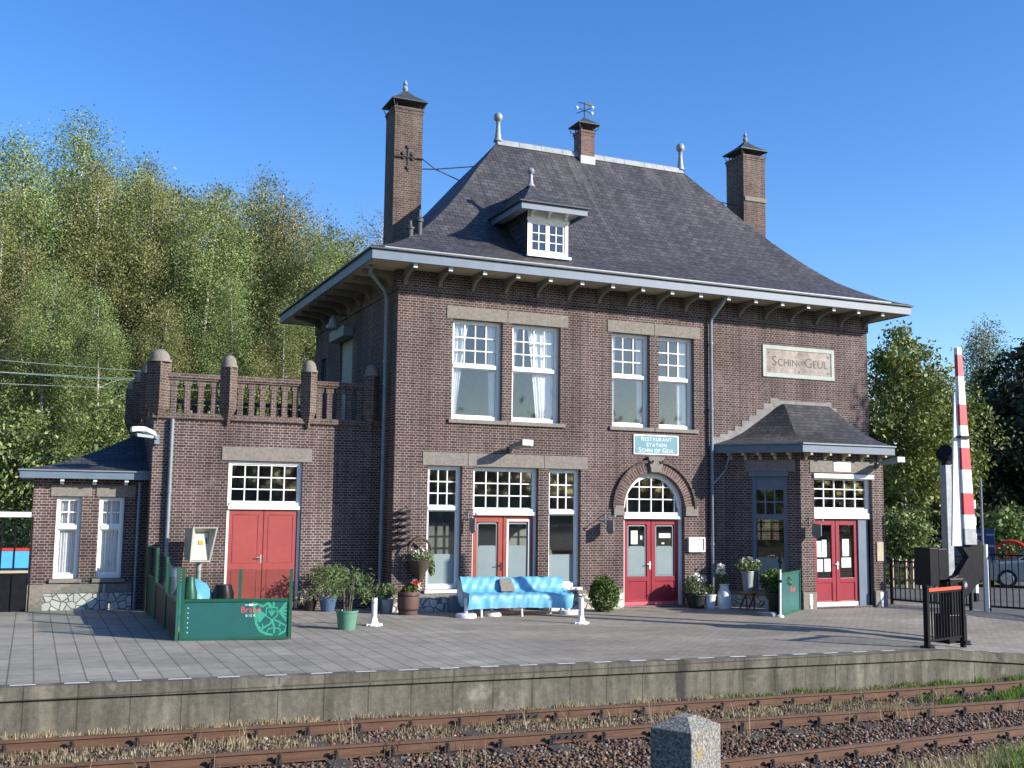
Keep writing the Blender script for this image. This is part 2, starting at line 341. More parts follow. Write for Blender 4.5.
MT['grass'] = leafmat('green_grass', ((0.0, (0.07, 0.14, 0.02)), (0.7, (0.14, 0.25, 0.04)), (1.0, (0.22, 0.28, 0.08))), 0.3)
MT['drygrass'] = leafmat('dry_grass', ((0.0, (0.20, 0.16, 0.09)), (0.6, (0.36, 0.30, 0.19)), (1.0, (0.50, 0.43, 0.29))), 0.25)

# ------------------------------------------------------------------ mesh helpers
class F:
    """a local frame: u along a wall, v up, d out of it"""
    def __init__(s, O, U, Nn=None):
        s.O = Vector(O); s.U = Vector(U).normalized()
        s.N = Vector(Nn).normalized() if Nn else Vector((s.U.y, -s.U.x, 0)).normalized()
    def p(s, u, d, v): return s.O+s.U*u+s.N*d+Vector((0, 0, v))
class MB:
    def __init__(s): s.v = []; s.f = []; s.m = []
    def face(s, pts, mi=0):
        i = len(s.v); s.v.extend([tuple(p) for p in pts]); s.f.append(tuple(range(i, i+len(pts)))); s.m.append(mi)
    def mesh(s, vs, fs, mi=0):
        i = len(s.v); s.v.extend([tuple(p) for p in vs])
        for f in fs: s.f.append(tuple(i+k for k in f)); s.m.append(mi)
    def hexa(s, c, mi=0):
        s.mesh(c, ((0, 3, 2, 1), (4, 5, 6, 7), (0, 1, 5, 4), (1, 2, 6, 5), (2, 3, 7, 6), (3, 0, 4, 7)), mi)
    def box(s, x0, x1, y0, y1, z0, z1, mi=0):
        s.hexa([(x0, y0, z0), (x1, y0, z0), (x1, y1, z0), (x0, y1, z0), (x0, y0, z1), (x1, y0, z1), (x1, y1, z1), (x0, y1, z1)], mi)
    def lbox(s, fr, u0, u1, d0, d1, v0, v1, mi=0):
        P = fr.p
        s.hexa([P(u0, d1, v0), P(u1, d1, v0), P(u1, d0, v0), P(u0, d0, v0), P(u0, d1, v1), P(u1, d1, v1), P(u1, d0, v1), P(u0, d0, v1)], mi)
    def lprism(s, fr, poly, d0, d1, mi=0):      # poly of (u,v), d0 back, d1 front
        n = len(poly); a = [fr.p(u, d1, v) for u, v in poly]; b = [fr.p(u, d0, v) for u, v in poly]
        s.mesh(a+b, [tuple(range(n)), tuple(range(2*n-1, n-1, -1))]+[((i+1) % n, i, n+i, n+(i+1) % n) for i in range(n)], mi)
    def tube(s, pts, r, n=8, mi=0, cap=True):
        pts = [Vector(p) for p in pts]
        rs = r if isinstance(r, (list, tuple)) else [r]*len(pts)
        vs = []; fs = []
        ref = None
        for i, p in enumerate(pts):
            t = (pts[min(i+1, len(pts)-1)]-pts[max(i-1, 0)]).normalized()
            if ref is None: ref = Vector((0, 0, 1)) if abs(t.z) < 0.9 else Vector((1, 0, 0))
            a = t.cross(ref).normalized(); b = a.cross(t).normalized(); ref = b
            for k in range(n):
                an = 2*math.pi*k/n
                vs.append(p+(a*math.cos(an)+b*math.sin(an))*rs[i])
        for i in range(len(pts)-1):
            for k in range(n):
                fs.append((i*n+k, i*n+(k+1) % n, (i+1)*n+(k+1) % n, (i+1)*n+k))
        if cap: fs.append(tuple(range(n-1, -1, -1))); fs.append(tuple(range((len(pts)-1)*n, len(pts)*n)))
        s.mesh(vs, fs, mi)
    def lathe(s, c, prof, n=16, mi=0, cap=True, rot=0.0):
        vs = []; fs = []; m = len(prof)
        for r, z in prof:
            for k in range(n):
                a = 2*math.pi*k/n+rot
                vs.append((c[0]+r*math.cos(a), c[1]+r*math.sin(a), c[2]+z))
        for i in range(m-1):
            for k in range(n): fs.append((i*n+k, i*n+(k+1) % n, (i+1)*n+(k+1) % n, (i+1)*n+k))
        if cap: fs.append(tuple(range(n-1, -1, -1))); fs.append(tuple(range((m-1)*n, m*n)))
        s.mesh(vs, fs, mi)
def setuv(me):
    uv = me.uv_layers.new(name='UVMap')
    nl = len(me.loops)
    co = np.empty(len(me.vertices)*3, np.float32); me.vertices.foreach_get('co', co); co = co.reshape(-1, 3)
    li = np.empty(nl, np.int32); me.loops.foreach_get('vertex_index', li)
    nm = np.empty(len(me.polygons)*3, np.float32); me.polygons.foreach_get('normal', nm); nm = nm.reshape(-1, 3)
    lt = np.empty(len(me.polygons), np.int32); me.polygons.foreach_get('loop_total', lt)
    n = np.repeat(nm, lt, axis=0); p = co[li]
    h = np.hypot(n[:, 0], n[:, 1])
    flat = h < 0.25
    hs = np.where(h < 1e-6, 1, h)
    tx = -n[:, 1]/hs; ty = n[:, 0]/hs
    u = p[:, 0]*tx+p[:, 1]*ty
    v = np.where(h > 0.97, p[:, 2], p[:, 2]/np.maximum(hs, 0.2))
    u = np.where(flat, p[:, 0], u); v = np.where(flat, p[:, 1], v)
    out = np.stack([u+50, v+50], 1).astype(np.float32).ravel()
    uv.data.foreach_set('uv', out)
def link(o, parent=None):
    COL.objects.link(o)
    if parent is not None:
        o.parent = parent
        o.matrix_parent_inverse = Matrix.Translation(-Vector(parent_loc(parent)))
    return o
def parent_loc(p):
    l = Vector(p.location)
    return l
ROOTLOC = {}
def obj(name, mb, mats, parent=None, smooth=False, bevel=0.0, sharp=40):
    me = bpy.data.meshes.new(name)
    me.from_pydata(mb.v, [], mb.f)
    if not isinstance(mats, (list, tuple)): mats = [mats]
    for m in mats: me.materials.append(MT[m] if isinstance(m, str) else m)
    if len(mats) > 1: me.polygons.foreach_set('material_index', mb.m)
    bm = bmesh.new(); bm.from_mesh(me); bmesh.ops.remove_doubles(bm, verts=bm.verts, dist=0.0004)
    bmesh.ops.recalc_face_normals(bm, faces=bm.faces) if smooth else None
    bm.to_mesh(me); bm.free()
    me.update(); setuv(me)
    if smooth:
        me.polygons.foreach_set('use_smooth', [True]*len(me.polygons)); me.set_sharp_from_angle(angle=R(sharp))
    o = bpy.data.objects.new(name, me)
    COL.objects.link(o)
    if parent is not None:
        o.parent = parent
        top = parent
        # meshes are written in world coordinates while their thing's Empty sits at its base
        if parent.type == 'EMPTY': o.matrix_parent_inverse = Matrix.Translation(-Vector(parent.location))
    if bevel:
        b = o.modifiers.new('bevel', 'BEVEL'); b.width = bevel; b.segments = 2; b.limit_method = 'ANGLE'; b.angle_limit = R(50)
    return o
def thing(name, label, cat, loc=(0, 0, 0), group=None):
    o = bpy.data.objects.new(name, None); COL.objects.link(o); o.location = loc; o.empty_display_size = 0.2
    return tag(o, label, cat, group)
def tag(o, label, cat, group=None):
    o['label'] = label; o['category'] = cat
    if group: o['group'] = group
    return o
def kind(o, k): o['kind'] = k; return o
def copy_tree(root, loc, rotz=0.0, scale=None, label=None):
    r = root.copy(); COL.objects.link(r); r.location = loc; r.rotation_euler = (0, 0, rotz)
    if scale: r.scale = scale
    if label: r['label'] = label
    def rec(src, dst):
        for ch in [c for c in COL.objects if c.parent is src]:
            k = ch.copy(); COL.objects.link(k); k.parent = dst
            rec(ch, k)
    rec(root, r)
    return r
def wall(mb, fr, u0, u1, v0, v1, ops=(), depth=0.3, reveal=True, mi=0):
    us = sorted({u0, u1, *[q for o in ops for q in o[:2]]}); vs = sorted({v0, v1, *[q for o in ops for q in o[2:4]]})
    for a, b in zip(us, us[1:]):
        for c, d in zip(vs, vs[1:]):
            um, vm = (a+b)/2, (c+d)/2
            if any(o[0] < um < o[1] and o[2] < vm < o[3] for o in ops): continue
            mb.face([fr.p(a, 0, c), fr.p(b, 0, c), fr.p(b, 0, d), fr.p(a, 0, d)], mi)
    for o in ops:
        a, b, c, d = o[:4]
        arch = len(o) > 4
        P = fr.p
        mb.face([P(a, 0, c), P(a, 0, d), P(a, -depth, d), P(a, -depth, c)], mi) if not arch else None
        mb.face([P(b, 0, d), P(b, 0, c), P(b, -depth, c), P(b, -depth, d)], mi) if not arch else None
        if not arch: mb.face([P(a, 0, d), P(b, 0, d), P(b, -depth, d), P(a, -depth, d)], mi)
        mb.face([P(b, 0, c), P(a, 0, c), P(a, -depth, c), P(b, -depth, c)], mi)
        if arch:
            sp = o[4]; uc = (a+b)/2; r = (b-a)/2
            mb.face([P(a, 0, c), P(a, 0, sp), P(a, -depth, sp), P(a, -depth, c)], mi)
            mb.face([P(b, 0, sp), P(b, 0, c), P(b, -depth, c), P(b, -depth, sp)], mi)
            K = 28; pts = [(uc-r*math.cos(math.pi*k/K), sp+r*math.sin(math.pi*k/K)) for k in range(K+1)]
            for (ua, va), (ub, vb) in zip(pts, pts[1:]):
                if d-max(va, vb) > 1e-4 or True:
                    mb.face([P(ua, 0, va), P(ub, 0, vb), P(ub, 0, d), P(ua, 0, d)], mi)
                mb.face([P(ua, 0, va), P(ua, -depth, va), P(ub, -depth, vb), P(ub, 0, vb)], mi)
def text_mb(txt, size, fr, u, v, d, mb, small=0.78, depth=0.004, center=True, gap=0.12, squash=1.0, mi=0):
    """small-capital lettering laid on the wall frame fr, centred on u"""
    glyphs = []; x = 0.0
    first = True
    for chx in txt:
        if chx == ' ': x += size*0.36; first = True; continue
        big = chx.isupper() or not chx.isalpha()
        sz = size if big else size*small
        cu = bpy.data.curves.new('t', 'FONT'); cu.body = chx.upper() if small < 1 else chx; cu.size = sz/0.70
        cu.extrude = 0; cu.offset = 0.0
        o = bpy.data.objects.new('t', cu); COL.objects.link(o)
        dg = bpy.context.evaluated_depsgraph_get()
        me = bpy.data.meshes.new_from_object(o.evaluated_get(dg))
        bpy.data.objects.remove(o); bpy.data.curves.remove(cu)
        vs = [tuple(w.co) for w in me.vertices]; fs = [tuple(p.vertices) for p in me.polygons]
        bpy.data.meshes.remove(me)
        if not vs: continue
        x0 = min(w[0] for w in vs); x1 = max(w[0] for w in vs)
        glyphs.append((x-x0, vs, fs)); x += (x1-x0)+size*gap
    x -= size*gap
    off = -x/2 if center else 0
    for dx, vs, fs in glyphs:
        mb.mesh([fr.p(u+(w[0]+dx+off)*squash, d, v+w[1]) for w in vs], fs, mi)

# ------------------------------------------------------------------ light, sky, colour
AZ, EL = 48.0, 22.5
sdir = Vector((math.sin(R(AZ))*math.cos(R(EL)), -math.cos(R(AZ))*math.cos(R(EL)), math.sin(R(EL))))
sun = bpy.data.objects.new('sun', bpy.data.lights.new('sun', 'SUN')); COL.objects.link(sun)
sun.data.energy = 5.0; sun.data.angle = R(0.5); sun.data.color = (1.0, 0.93, 0.83)
sun.rotation_euler = sdir.to_track_quat('Z', 'Y').to_euler()
w = bpy.data.worlds.new('World'); scene.world = w; w.use_nodes = True
nt = w.node_tree; bg = nt.nodes['Background']
sky = nt.nodes.new('ShaderNodeTexSky'); sky.sky_type = 'NISHITA'; sky.sun_disc = False
sky.sun_elevation = R(EL); sky.sun_rotation = R(180-AZ)
sky.air_density = 1.0; sky.dust_density = 0.3; sky.ozone_density = 3.0
hs = nt.nodes.new('ShaderNodeHueSaturation'); hs.inputs['Saturation'].default_value = 1.28; hs.inputs['Hue'].default_value = 0.512
nt.links.new(sky.outputs[0], hs.inputs['Color']); nt.links.new(hs.outputs[0], bg.inputs[0]); bg.inputs[1].default_value = 0.15
scene.view_settings.view_transform = 'Standard'; scene.view_settings.look = 'None'
scene.view_settings.exposure = 0.70; scene.view_settings.gamma = 1.0
scene.render.engine = 'CYCLES'
scene.cycles.max_bounces = 6; scene.cycles.transparent_max_bounces = 12
scene.cycles.use_denoising = True

# ================================================================== SETTING
def grid_obj(name, xs, ys, zf, mat, k='structure'):
    mb = MB()
    for a, b in zip(xs, xs[1:]):
        for c, d in zip(ys, ys[1:]):
            mb.face([(a, c, zf(a, c)), (b, c, zf(b, c)), (b, d, zf(b, d)), (a, d, zf(a, d))])
    return kind(obj(name, mb, mat, smooth=True, sharp=60), k)
def groundz(X, Y):
    if Y > -8.5: return -0.7 if Y < 30 and X < 60 and X > -60 else 0.0
    z = gz(X)-0.645
    if Y < -15: z += min(1.25, (-15-Y)*0.17)
    return z
grid_obj('ground', [-700, -200, -60.5, -60, -30, -20, -14, -10, -7, -4, -1, 2, 5, 7, 10, 14, 20, 30, 60, 60.5, 200, 700],
         [-400, -100, -60, -40, -32, -26, -23, -21, -19, -17, -15, -14, -13, -12, -10, -9.0, -8.4, 0, 29.9, 30.1, 60, 150, 900], groundz, 'ground')
grid_obj('platform', [-60, -40, -20, -12, -8, -4, 0, 4, 7, 7.85, 9, 10, 11, 12, 13, 14, 15.2],
         [-8.93, -8.0, -7, -6, -5, -4, -3, -1, 2, 10, 30], lambda X, Y: pz(X, Y), 'paving')
grid_obj('road', [15.2, 17, 20, 25, 30, 40, 60], [-14, -9, -8, -7, -6, -5, -4, -3, -1, 5, 12, 30], lambda X, Y: -0.45*(lambda w: w*w*(3-2*w))(min(1, max(0, (-3-Y)/5.5))) - 0.004, 'road')
# platform edge: coping stones and retaining wall
xs = [-60, -40, -20, -12, -8, -4, 0, 4, 7, 7.85, 8.6, 9.4, 10.2, 11.2, 12.2, 13.2, 15.2]
cp = MB(); rw = MB()
for a, b in zip(xs, xs[1:]):
    za, zb = pz(a, -9)+0.006, pz(b, -9)+0.006
    cp.hexa([(a, -9.0, za-.17), (b, -9.0, zb-.17), (b, -8.72, zb-.17), (a, -8.72, za-.17), (a, -9.0, za), (b, -9.0, zb), (b, -8.72, zb), (a, -8.72, za)])
    rw.hexa([(a, -8.95, -1), (b, -8.95, -1), (b, -8.7, -1), (a, -8.7, -1), (a, -8.95, za-.172), (b, -8.95, zb-.172), (b, -8.7, zb-.172), (a, -8.7, za-.172)])
kind(obj('platform_coping', cp, 'edge'), 'structure')
kind(obj('platform_retaining_wall', rw, 'edge'), 'structure')
mk = MB()
X = -9.91
while X < 9.5:
    if not (7.0 < X < 7.5):
        g = rng.uniform(-.01, .01)
        mk.face([(X, -8.88, pz(X, -8.9)+.012), (X+.31, -8.88, pz(X+.31, -8.9)+.012), (X+.31, -8.80+g, pz(X+.31, -8.8)+.012), (X, -8.80+g, pz(X, -8.8)+.012)])
    X += 0.66
kind(obj('platform_marking', mk, 'white'), 'structure')
# dark patch on the retaining wall joint, right of the middle
# ------------------------------------------------------------------ railway tracks
def railz(X): return gz(X)-0.475
def rail_mb(pts, gap=None):
    mb = MB()
    prof = [(-.062, -.145), (.062, -.145), (.062, -.13), (.012, -.115), (.012, -.035), (.035, -.03), (.035, -.003), (.028, 0), (-.028, 0), (-.035, -.003), (-.035, -.03), (-.012, -.035), (-.012, -.115), (-.062, -.13)]
    n = len(prof); rings = []
    for i, p in enumerate(pts):
        rings.append([(p[0], p[1]+a, p[2]+b) for a, b in prof])
    for i in range(len(pts)-1):
        for k in range(n):
            mb.face([rings[i][k], rings[i+1][k], rings[i+1][(k+1) % n], rings[i][(k+1) % n]], 1 if k == 7 else 0)
    mb.face(rings[0][::-1]); mb.face(rings[-1])
    return mb
def track(label, y1f, y2f, x0, x1, joints, sl_step, seed, group):
    r = random.Random(seed)
    root = thing('railway_track', label, 'railway track', ((x0+x1)/2, y1f(2), -.6), group)
    for yf in (y1f, y2f):
        cuts = [x0]+joints+[x1]
        for a, b in zip(cuts, cuts[1:]):
            if b-a < .1: continue
            steps = [a+.01+(b-a-.02)*k/14 for k in range(15)]
            obj('rail', rail_mb([(x, yf(x), railz(x)) for x in steps]), ['rail', 'railtop'], root)
        for j in joints:
            fp = MB()
            for s in (-1, 1):
                fp.box(j-.24, j+.24, yf(j)+s*.014-.012*(s < 0), yf(j)+s*.014+.012*(s > 0)+.012*(s < 0)*0, railz(j)-.11, railz(j)-.045)
                for q in (-.17, -.06, .06, .17): fp.tube([(j+q, yf(j)+s*.014, railz(j)-.078), (j+q, yf(j)+s*.06, railz(j)-.078)], .014, 6)
            obj('fishplate', fp, 'iron', root)
    x = x0+.3
    while x < x1-.2:
        ya, yb = y1f(x)+.5, y2f(x)-.5
        mb = MB(); j = r.uniform(-.03, .03); dz = r.uniform(-.015, .015)
        mb.box(x-.13, x+.13, yb, ya, railz(x)-.36, railz(x)-.155+dz)
        s = obj('sleeper', mb, 'sleeper', root, bevel=.012)
        for yf in (y1f, y2f):
            cl = MB(); y = yf(x); z = railz(x)
            cl.box(x-.09, x+.09, y-.17, y+.17, z-.158+dz, z-.143)
            for q in (-1, 1):
                cl.box(x-.035, x+.035, y+q*.075-.03, y+q*.075+.03, z-.145, z-.085)
                cl.tube([(x, y+q*.1, z-.14), (x+.01, y+q*.1, z-.035)], .016, 6)
                cl.tube([(x, y+q*.1, z-.07), (x+.01, y+q*.1, z-.045)], .03, 6)
            obj('rail_fastening', cl, 'iron', s)
        x += sl_step*r.uniform(.93, 1.07)
    return root
track('rusty track nearest the platform wall, with bolted rail joints', lambda x: -9.9, lambda x: -11.37, -14, 30, [-1.05], 0.72, 3, None)
bl = 0.083
track('rusty track on the near side, behind the concrete post', lambda x: -13.49+bl*x if x < 12 else -12.5, lambda x: -14.95+bl*x if x < 12 else -13.95, -14, 24, [-6.0], 0.72, 4, None)
# ballast: tens of thousands of stones, one object
def stones(name, n, xr, yr, zf, size, mat, seed, keep=None):
    r = np.random.default_rng(seed)
    x = r.uniform(*xr, n); y = r.uniform(*yr, n)
    if keep is not None:
        k = keep(x, y, r); x = x[k]; y = y[k]; n = len(x)
    z = zf(x, y)+r.uniform(-.02, .025, n)
    s = size*r.uniform(.55, 1.5, n)
    base = np.array([[1, 0, 0], [-1, 0, 0], [0, 1, 0], [0, -1, 0], [0, 0, 1], [0, 0, -1]], float)
    V = base[None]*(1+r.uniform(-.35, .35, (n, 6, 1)))
    ang = r.uniform(0, 6.28, (n, 3))
    ca, sa = np.cos(ang), np.sin(ang)
    Rz = np.zeros((n, 3, 3)); Rz[:, 0, 0] = ca[:, 0]; Rz[:, 0, 1] = -sa[:, 0]; Rz[:, 1, 0] = sa[:, 0]; Rz[:, 1, 1] = ca[:, 0]; Rz[:, 2, 2] = 1
    Rx = np.zeros((n, 3, 3)); Rx[:, 0, 0] = 1; Rx[:, 1, 1] = ca[:, 1]; Rx[:, 1, 2] = -sa[:, 1]; Rx[:, 2, 1] = sa[:, 1]; Rx[:, 2, 2] = ca[:, 1]
    V = np.einsum('nij,nkj->nki', Rz@Rx, V)*s[:, None, None]*np.array([1, 1, .8])
    V += np.stack([x, y, z], 1)[:, None, :]
    tri = np.array([[0, 2, 4], [2, 1, 4], [1, 3, 4], [3, 0, 4], [2, 0, 5], [1, 2, 5], [3, 1, 5], [0, 3, 5]])
    Fc = (tri[None]+np.arange(n)[:, None, None]*6).reshape(-1, 3)
    return npmesh(name, V.reshape(-1, 3), Fc, mat, np.repeat(r.random(n), 8))
def npmesh(name, V, Fc, mat, tint=None, parent=None, smooth=False):
    me = bpy.data.meshes.new(name)
    nv, nf, k = len(V), len(Fc), Fc.shape[1]
    me.vertices.add(nv); me.vertices.foreach_set('co', np.asarray(V, np.float32).ravel())
    me.loops.add(nf*k); me.loops.foreach_set('vertex_index', np.asarray(Fc, np.int32).ravel())
    me.polygons.add(nf); me.polygons.foreach_set('loop_start', np.arange(0, nf*k, k, dtype=np.int32))
    try: me.polygons.foreach_set('loop_total', np.full(nf, k, np.int32))
    except Exception: pass
    me.update(calc_edges=True)
    if tint is not None:
        a = me.attributes.new('tint', 'FLOAT', 'FACE'); a.data.foreach_set('value', np.asarray(tint, np.float32))
    me.materials.append(MT[mat])
    o = bpy.data.objects.new(name, me); COL.objects.link(o)
    if parent is not None:
        o.parent = parent
        if parent.type == 'EMPTY': o.matrix_parent_inverse = Matrix.Translation(-Vector(parent.location))
    return o
def gzv(x): return np.where(x < 7, np.maximum(0, .011*(7-x)), 0)
def bz(x, y): return gzv(x)-.650+np.where(y < -12.1, .02, 0)
kind(stones('ballast', 90000, (-11, 14), (-15.4, -9.0), bz, .027, 'ballast', 5,
     keep=lambda x, y, r: ~((y > -15.4+0) & (y < -14.6+bl*x) & (x > 2.5))), 'stuff')
# grass and weeds
def blades(name, n, pos, hgt, wid, mat, seed, lean=.5, parent=None):
    r = np.random.default_rng(seed)
    P = pos(r, n); n = len(P)
    h = hgt*r.uniform(.4, 1.3, n); a = r.uniform(0, 6.28, n); l = r.uniform(0, lean, n)
    d = np.stack([np.cos(a), np.sin(a), np.zeros(n)], 1); sd = np.stack([-np.sin(a), np.cos(a), np.zeros(n)], 1)*wid
    mid = P+d*(l*h*.35)[:, None]+np.array([0, 0, 1])*(h*.6)[:, None]
    tip = P+d*(l*h)[:, None]+np.array([0, 0, 1])*(h*(1-.3*l))[:, None]
    V = np.stack([P-sd, P+sd, mid+sd*.7, mid-sd*.7, tip+sd*.1, tip-sd*.1], 1)
    b = np.arange(n)[:, None]*6
    Fc = np.concatenate([b+np.array([[0, 1, 2, 3]]), b+np.array([[3, 2, 4, 5]])])
    return npmesh(name, V.reshape(-1, 3), Fc, mat, np.tile(r.random(n), 2), parent)
def p_edge(x0, x1, y0, y1, dz=-.62, clump=0, pw=1.0):
    def f(r, n):
        if clump:
            cx = x0+(x1-x0)*r.random(clump)**pw; cy = r.uniform(y0, y1, clump)
            i = r.integers(0, clump, n)
            x = cx[i]+r.normal(0, .10, n); y = np.clip(cy[i]+r.normal(0, .06, n), y0, y1)
        else: x = r.uniform(x0, x1, n); y = r.uniform(y0, y1, n)
        return np.stack([x, y, gzv(x)+dz], 1)
    return f
kind(blades('dry_grass', 6000, p_edge(-10, 7, -9.4, -9.0, clump=110), .075, .005, 'drygrass', 11), 'stuff')
kind(blades('dry_grass', 9000, p_edge(-9, 6, -11.2, -10.0, clump=420), .06, .005, 'drygrass', 12), 'stuff')
kind(blades('dry_weeds', 260, p_edge(-7, 7, -12.9, -10.3, clump=34), .42, .005, 'drygrass', 13, lean=.8), 'stuff')
kind(blades('green_weeds', 5000, p_edge(3, 13, -9.65, -9.0, clump=90), .10, .006, 'grass', 14), 'stuff')
kind(blades('green_weeds', 4000, p_edge(6, 13, -11.1, -10.2, clump=50), .11, .006, 'grass', 15), 'stuff')
def near_grass(r, n):
    x = r.normal(4.1, .55, n); y = -15.05+bl*x+r.normal(-.25, .28, n)
    return np.stack([x, y, gzv(x)-.6+np.maximum(0, (-15-y)*.17)], 1)
kind(blades('grass_tuft', 9000, near_grass, .26, .006, 'grass', 16, lean=.7), 'stuff')
def near_dry(r, n):
    x = r.uniform(1.5, 7.5, n); y = -14.75+bl*x+r.normal(-.25, .22, n)
    return np.stack([x, y, gzv(x)-.6+np.maximum(0, (-15-y)*.17)], 1)
kind(blades('dry_grass', 5000, near_dry, .24, .006, 'drygrass', 17, lean=.8), 'stuff')

# ================================================================== STATION
ST = thing('station_building', 'two-storey brown brick station house with slate hipped roof and red doors', 'station')
FR = F((0, 0, 0), (1, 0, 0))                 # main front, outward -Y
FW = F((0, 1.07, 0), (1, 0, 0))              # single-storey wing front
FA = F((0, 1.72, 0), (1, 0, 0))              # small left annex front
FL = F((0, 0, 0), (0, 1, 0), (-1, 0, 0))     # main left side
Lx, Rx, By = 0.0, 14.38, 8.3; WX_ = -5.36
W1 = (1.42, 2.755, 4.66, 7.13); W2 = (3.02, 4.37, 4.66, 7.13); W3 = (5.87, 7.01, 4.66, 7.13); W4 = (7.28, 8.39, 4.66, 7.13)
G1 = (.85, 1.735, .57, 3.515); DD = (2.02, 3.78, .05, 3.515); G2 = (4.07, 4.965, .57, 3.515); AR = (6.22, 8.06, .02, 3.48, 2.56)
mb = MB()
wall(mb, FR, Lx, Rx, -.3, 8.22, [W1, W2, W3, W4, G1, DD, G2, AR])
SD = (4.0, 5.3, 4.58, 7.1); SD2 = (6.9, 7.5, 5.0, 6.9)
wall(mb, FL, 0, By, -.3, 8.22, [SD, SD2])
mb.face([(Rx, 0, -.3), (Rx, By, -.3), (Rx, By, 8.22), (Rx, 0, 8.22)])
mb.face([(Rx, By, -.3), (Lx, By, -.3), (Lx, By, 8.22), (Rx, By, 8.22)])
obj('brick_wall', mb, 'brick', ST)
flo = MB(); flo.box(Lx+.05, Rx-.05, .35, By-.05, 3.95, 4.2); flo.box(Lx+.05, Rx-.05, .35, By-.05, .005, .02)
obj('inner_floor', flo, 'barrel', ST)
flo = MB(); flo.box(Lx+.05, Rx-.05, 2.4, 2.5, .03, 3.94); obj('inner_wall', flo, 'inner', ST)  # partition added close and pale to bounce sunlight behind the panes
flo = MB(); flo.box(Lx+.05, Rx-.05, 3.6, 3.75, 4.21, 8.2); obj('inner_wall', flo, 'greyplastic', ST)
flo = MB(); flo.box(WX_+.4, -.2, 2.9, 3.0, .03, 4.5); obj('inner_wall', flo, 'inner', ST)
# frieze course below the eaves and a few bands
fz = MB(); fz.lbox(FR, -.03, Rx+.03, 0, .035, 7.74, 8.2); fz.lbox(FL, -.0, By, 0, .035, 7.74, 8.2)
obj('frieze', fz, 'brick', ST)
# lintels, sills, plinth
def stonebox(name, u0, u1, v0, v1, d=.02, fr=FR, joints=(), mat='stone', parent=ST):
    m = MB(); cuts = [u0]+list(joints)+[u1]
    for a, b in zip(cuts, cuts[1:]): m.lbox(fr, a+.004, b-.004, -.12, d, v0, v1)
    return obj(name, m, mat, parent, bevel=.008)
stonebox('lintel', 1.25, 4.58, 7.132, 7.45, joints=(2.88,))
stonebox('lintel', 5.72, 8.59, 7.132, 7.45, joints=(7.14,))
stonebox('lintel', .70, 5.16, 3.518, 3.84, joints=(1.87, 3.93))
for a, b in ((1.33, 2.88), (2.885, 4.5), (5.78, 7.12), (7.13, 8.5)): stonebox('sill', a, b, 4.56, 4.658, .06)
for a, b in ((.80, 1.78), (4.03, 5.0)): stonebox('sill', a, b, .49, .568, .07, mat='white')
m = MB()
for a, b in ((-.02, 2.0), (3.80, 6.2), (8.08, 8.95)):
    m = MB(); m.lbox(FR, a, b, -.02, .035, -.3, .40); obj('plinth', m, 'rubble', ST)
    m = MB(); m.lbox(FR, a, b, -.02, .045, .402, .485); obj('plinth_course', m, 'stone', ST, bevel=.01)
m = MB(); m.lbox(FL, 0.0, 1.07, -.02, .035, -.3, .40); obj('plinth', m, 'rubble', ST)

# ------------------------------------------------------------------ windows and doors
def bars(mb, fr, u0, u1, v0, v1, cols, rows, d0, d1, t=.028):
    for i in range(1, cols):
        u = u0+(u1-u0)*i/cols; mb.lbox(fr, u-t/2, u+t/2, d0, d1, v0, v1)
    for j in range(1, rows):
        v = v0+(v1-v0)*j/rows; mb.lbox(fr, u0, u1, d0+.002, d1-.002, v-t/2, v+t/2)
def rect_frame(mb, fr, u0, u1, v0, v1, t, d0, d1, tb=None):
    tb = tb or t
    mb.lbox(fr, u0, u0+t, d0, d1, v0, v1); mb.lbox(fr, u1-t, u1, d0, d1, v0, v1)
    mb.lbox(fr, u0+t, u1-t, d0, d1, v0, v0+tb); mb.lbox(fr, u0+t, u1-t, d0, d1, v1-t, v1)
def pane(parent, fr, u0, u1, v0, v1, d, mat='glass'):
    m = MB(); m.face([fr.p(u0, d, v0), fr.p(u1, d, v0), fr.p(u1, d, v1), fr.p(u0, d, v1)])
    return obj('pane', m, mat, parent)
def frost(parent, fr, u0, u1, v0, v1, d):
    m = MB(); c = .035
    pl = [(u0, v0), (u1, v0), (u1, v1-c), (u1-c, v1), (u0+c, v1), (u0, v1-c)]
    m.face([fr.p(u, d, v) for u, v in pl])
    return obj('frosted_panel', m, 'frost', parent)
def curtain(parent, fr, u0a, u1a, u0b, u1b, v0, v1, d, seed=1):
    """hanging cloth: edges (u0a,u1a) at the top gathering to (u0b,u1b) at the bottom"""
    m = MB(); n = 22; k = 8; g = []
    for j in range(k+1):
        t = j/k; v = v1+(v0-v1)*t; a = u0a+(u0b-u0a)*t**.8; b = u1a+(u1b-u1a)*t**.8
        g.append([fr.p(a+(b-a)*i/n, d+.025*math.sin(i*1.9+seed), v) for i in range(n+1)])
    for j in range(k):
        for i in range(n): m.face([g[j][i], g[j][i+1], g[j+1][i+1], g[j+1][i]])
    return obj('curtain', m, 'curtain', parent, smooth=True, sharp=180)
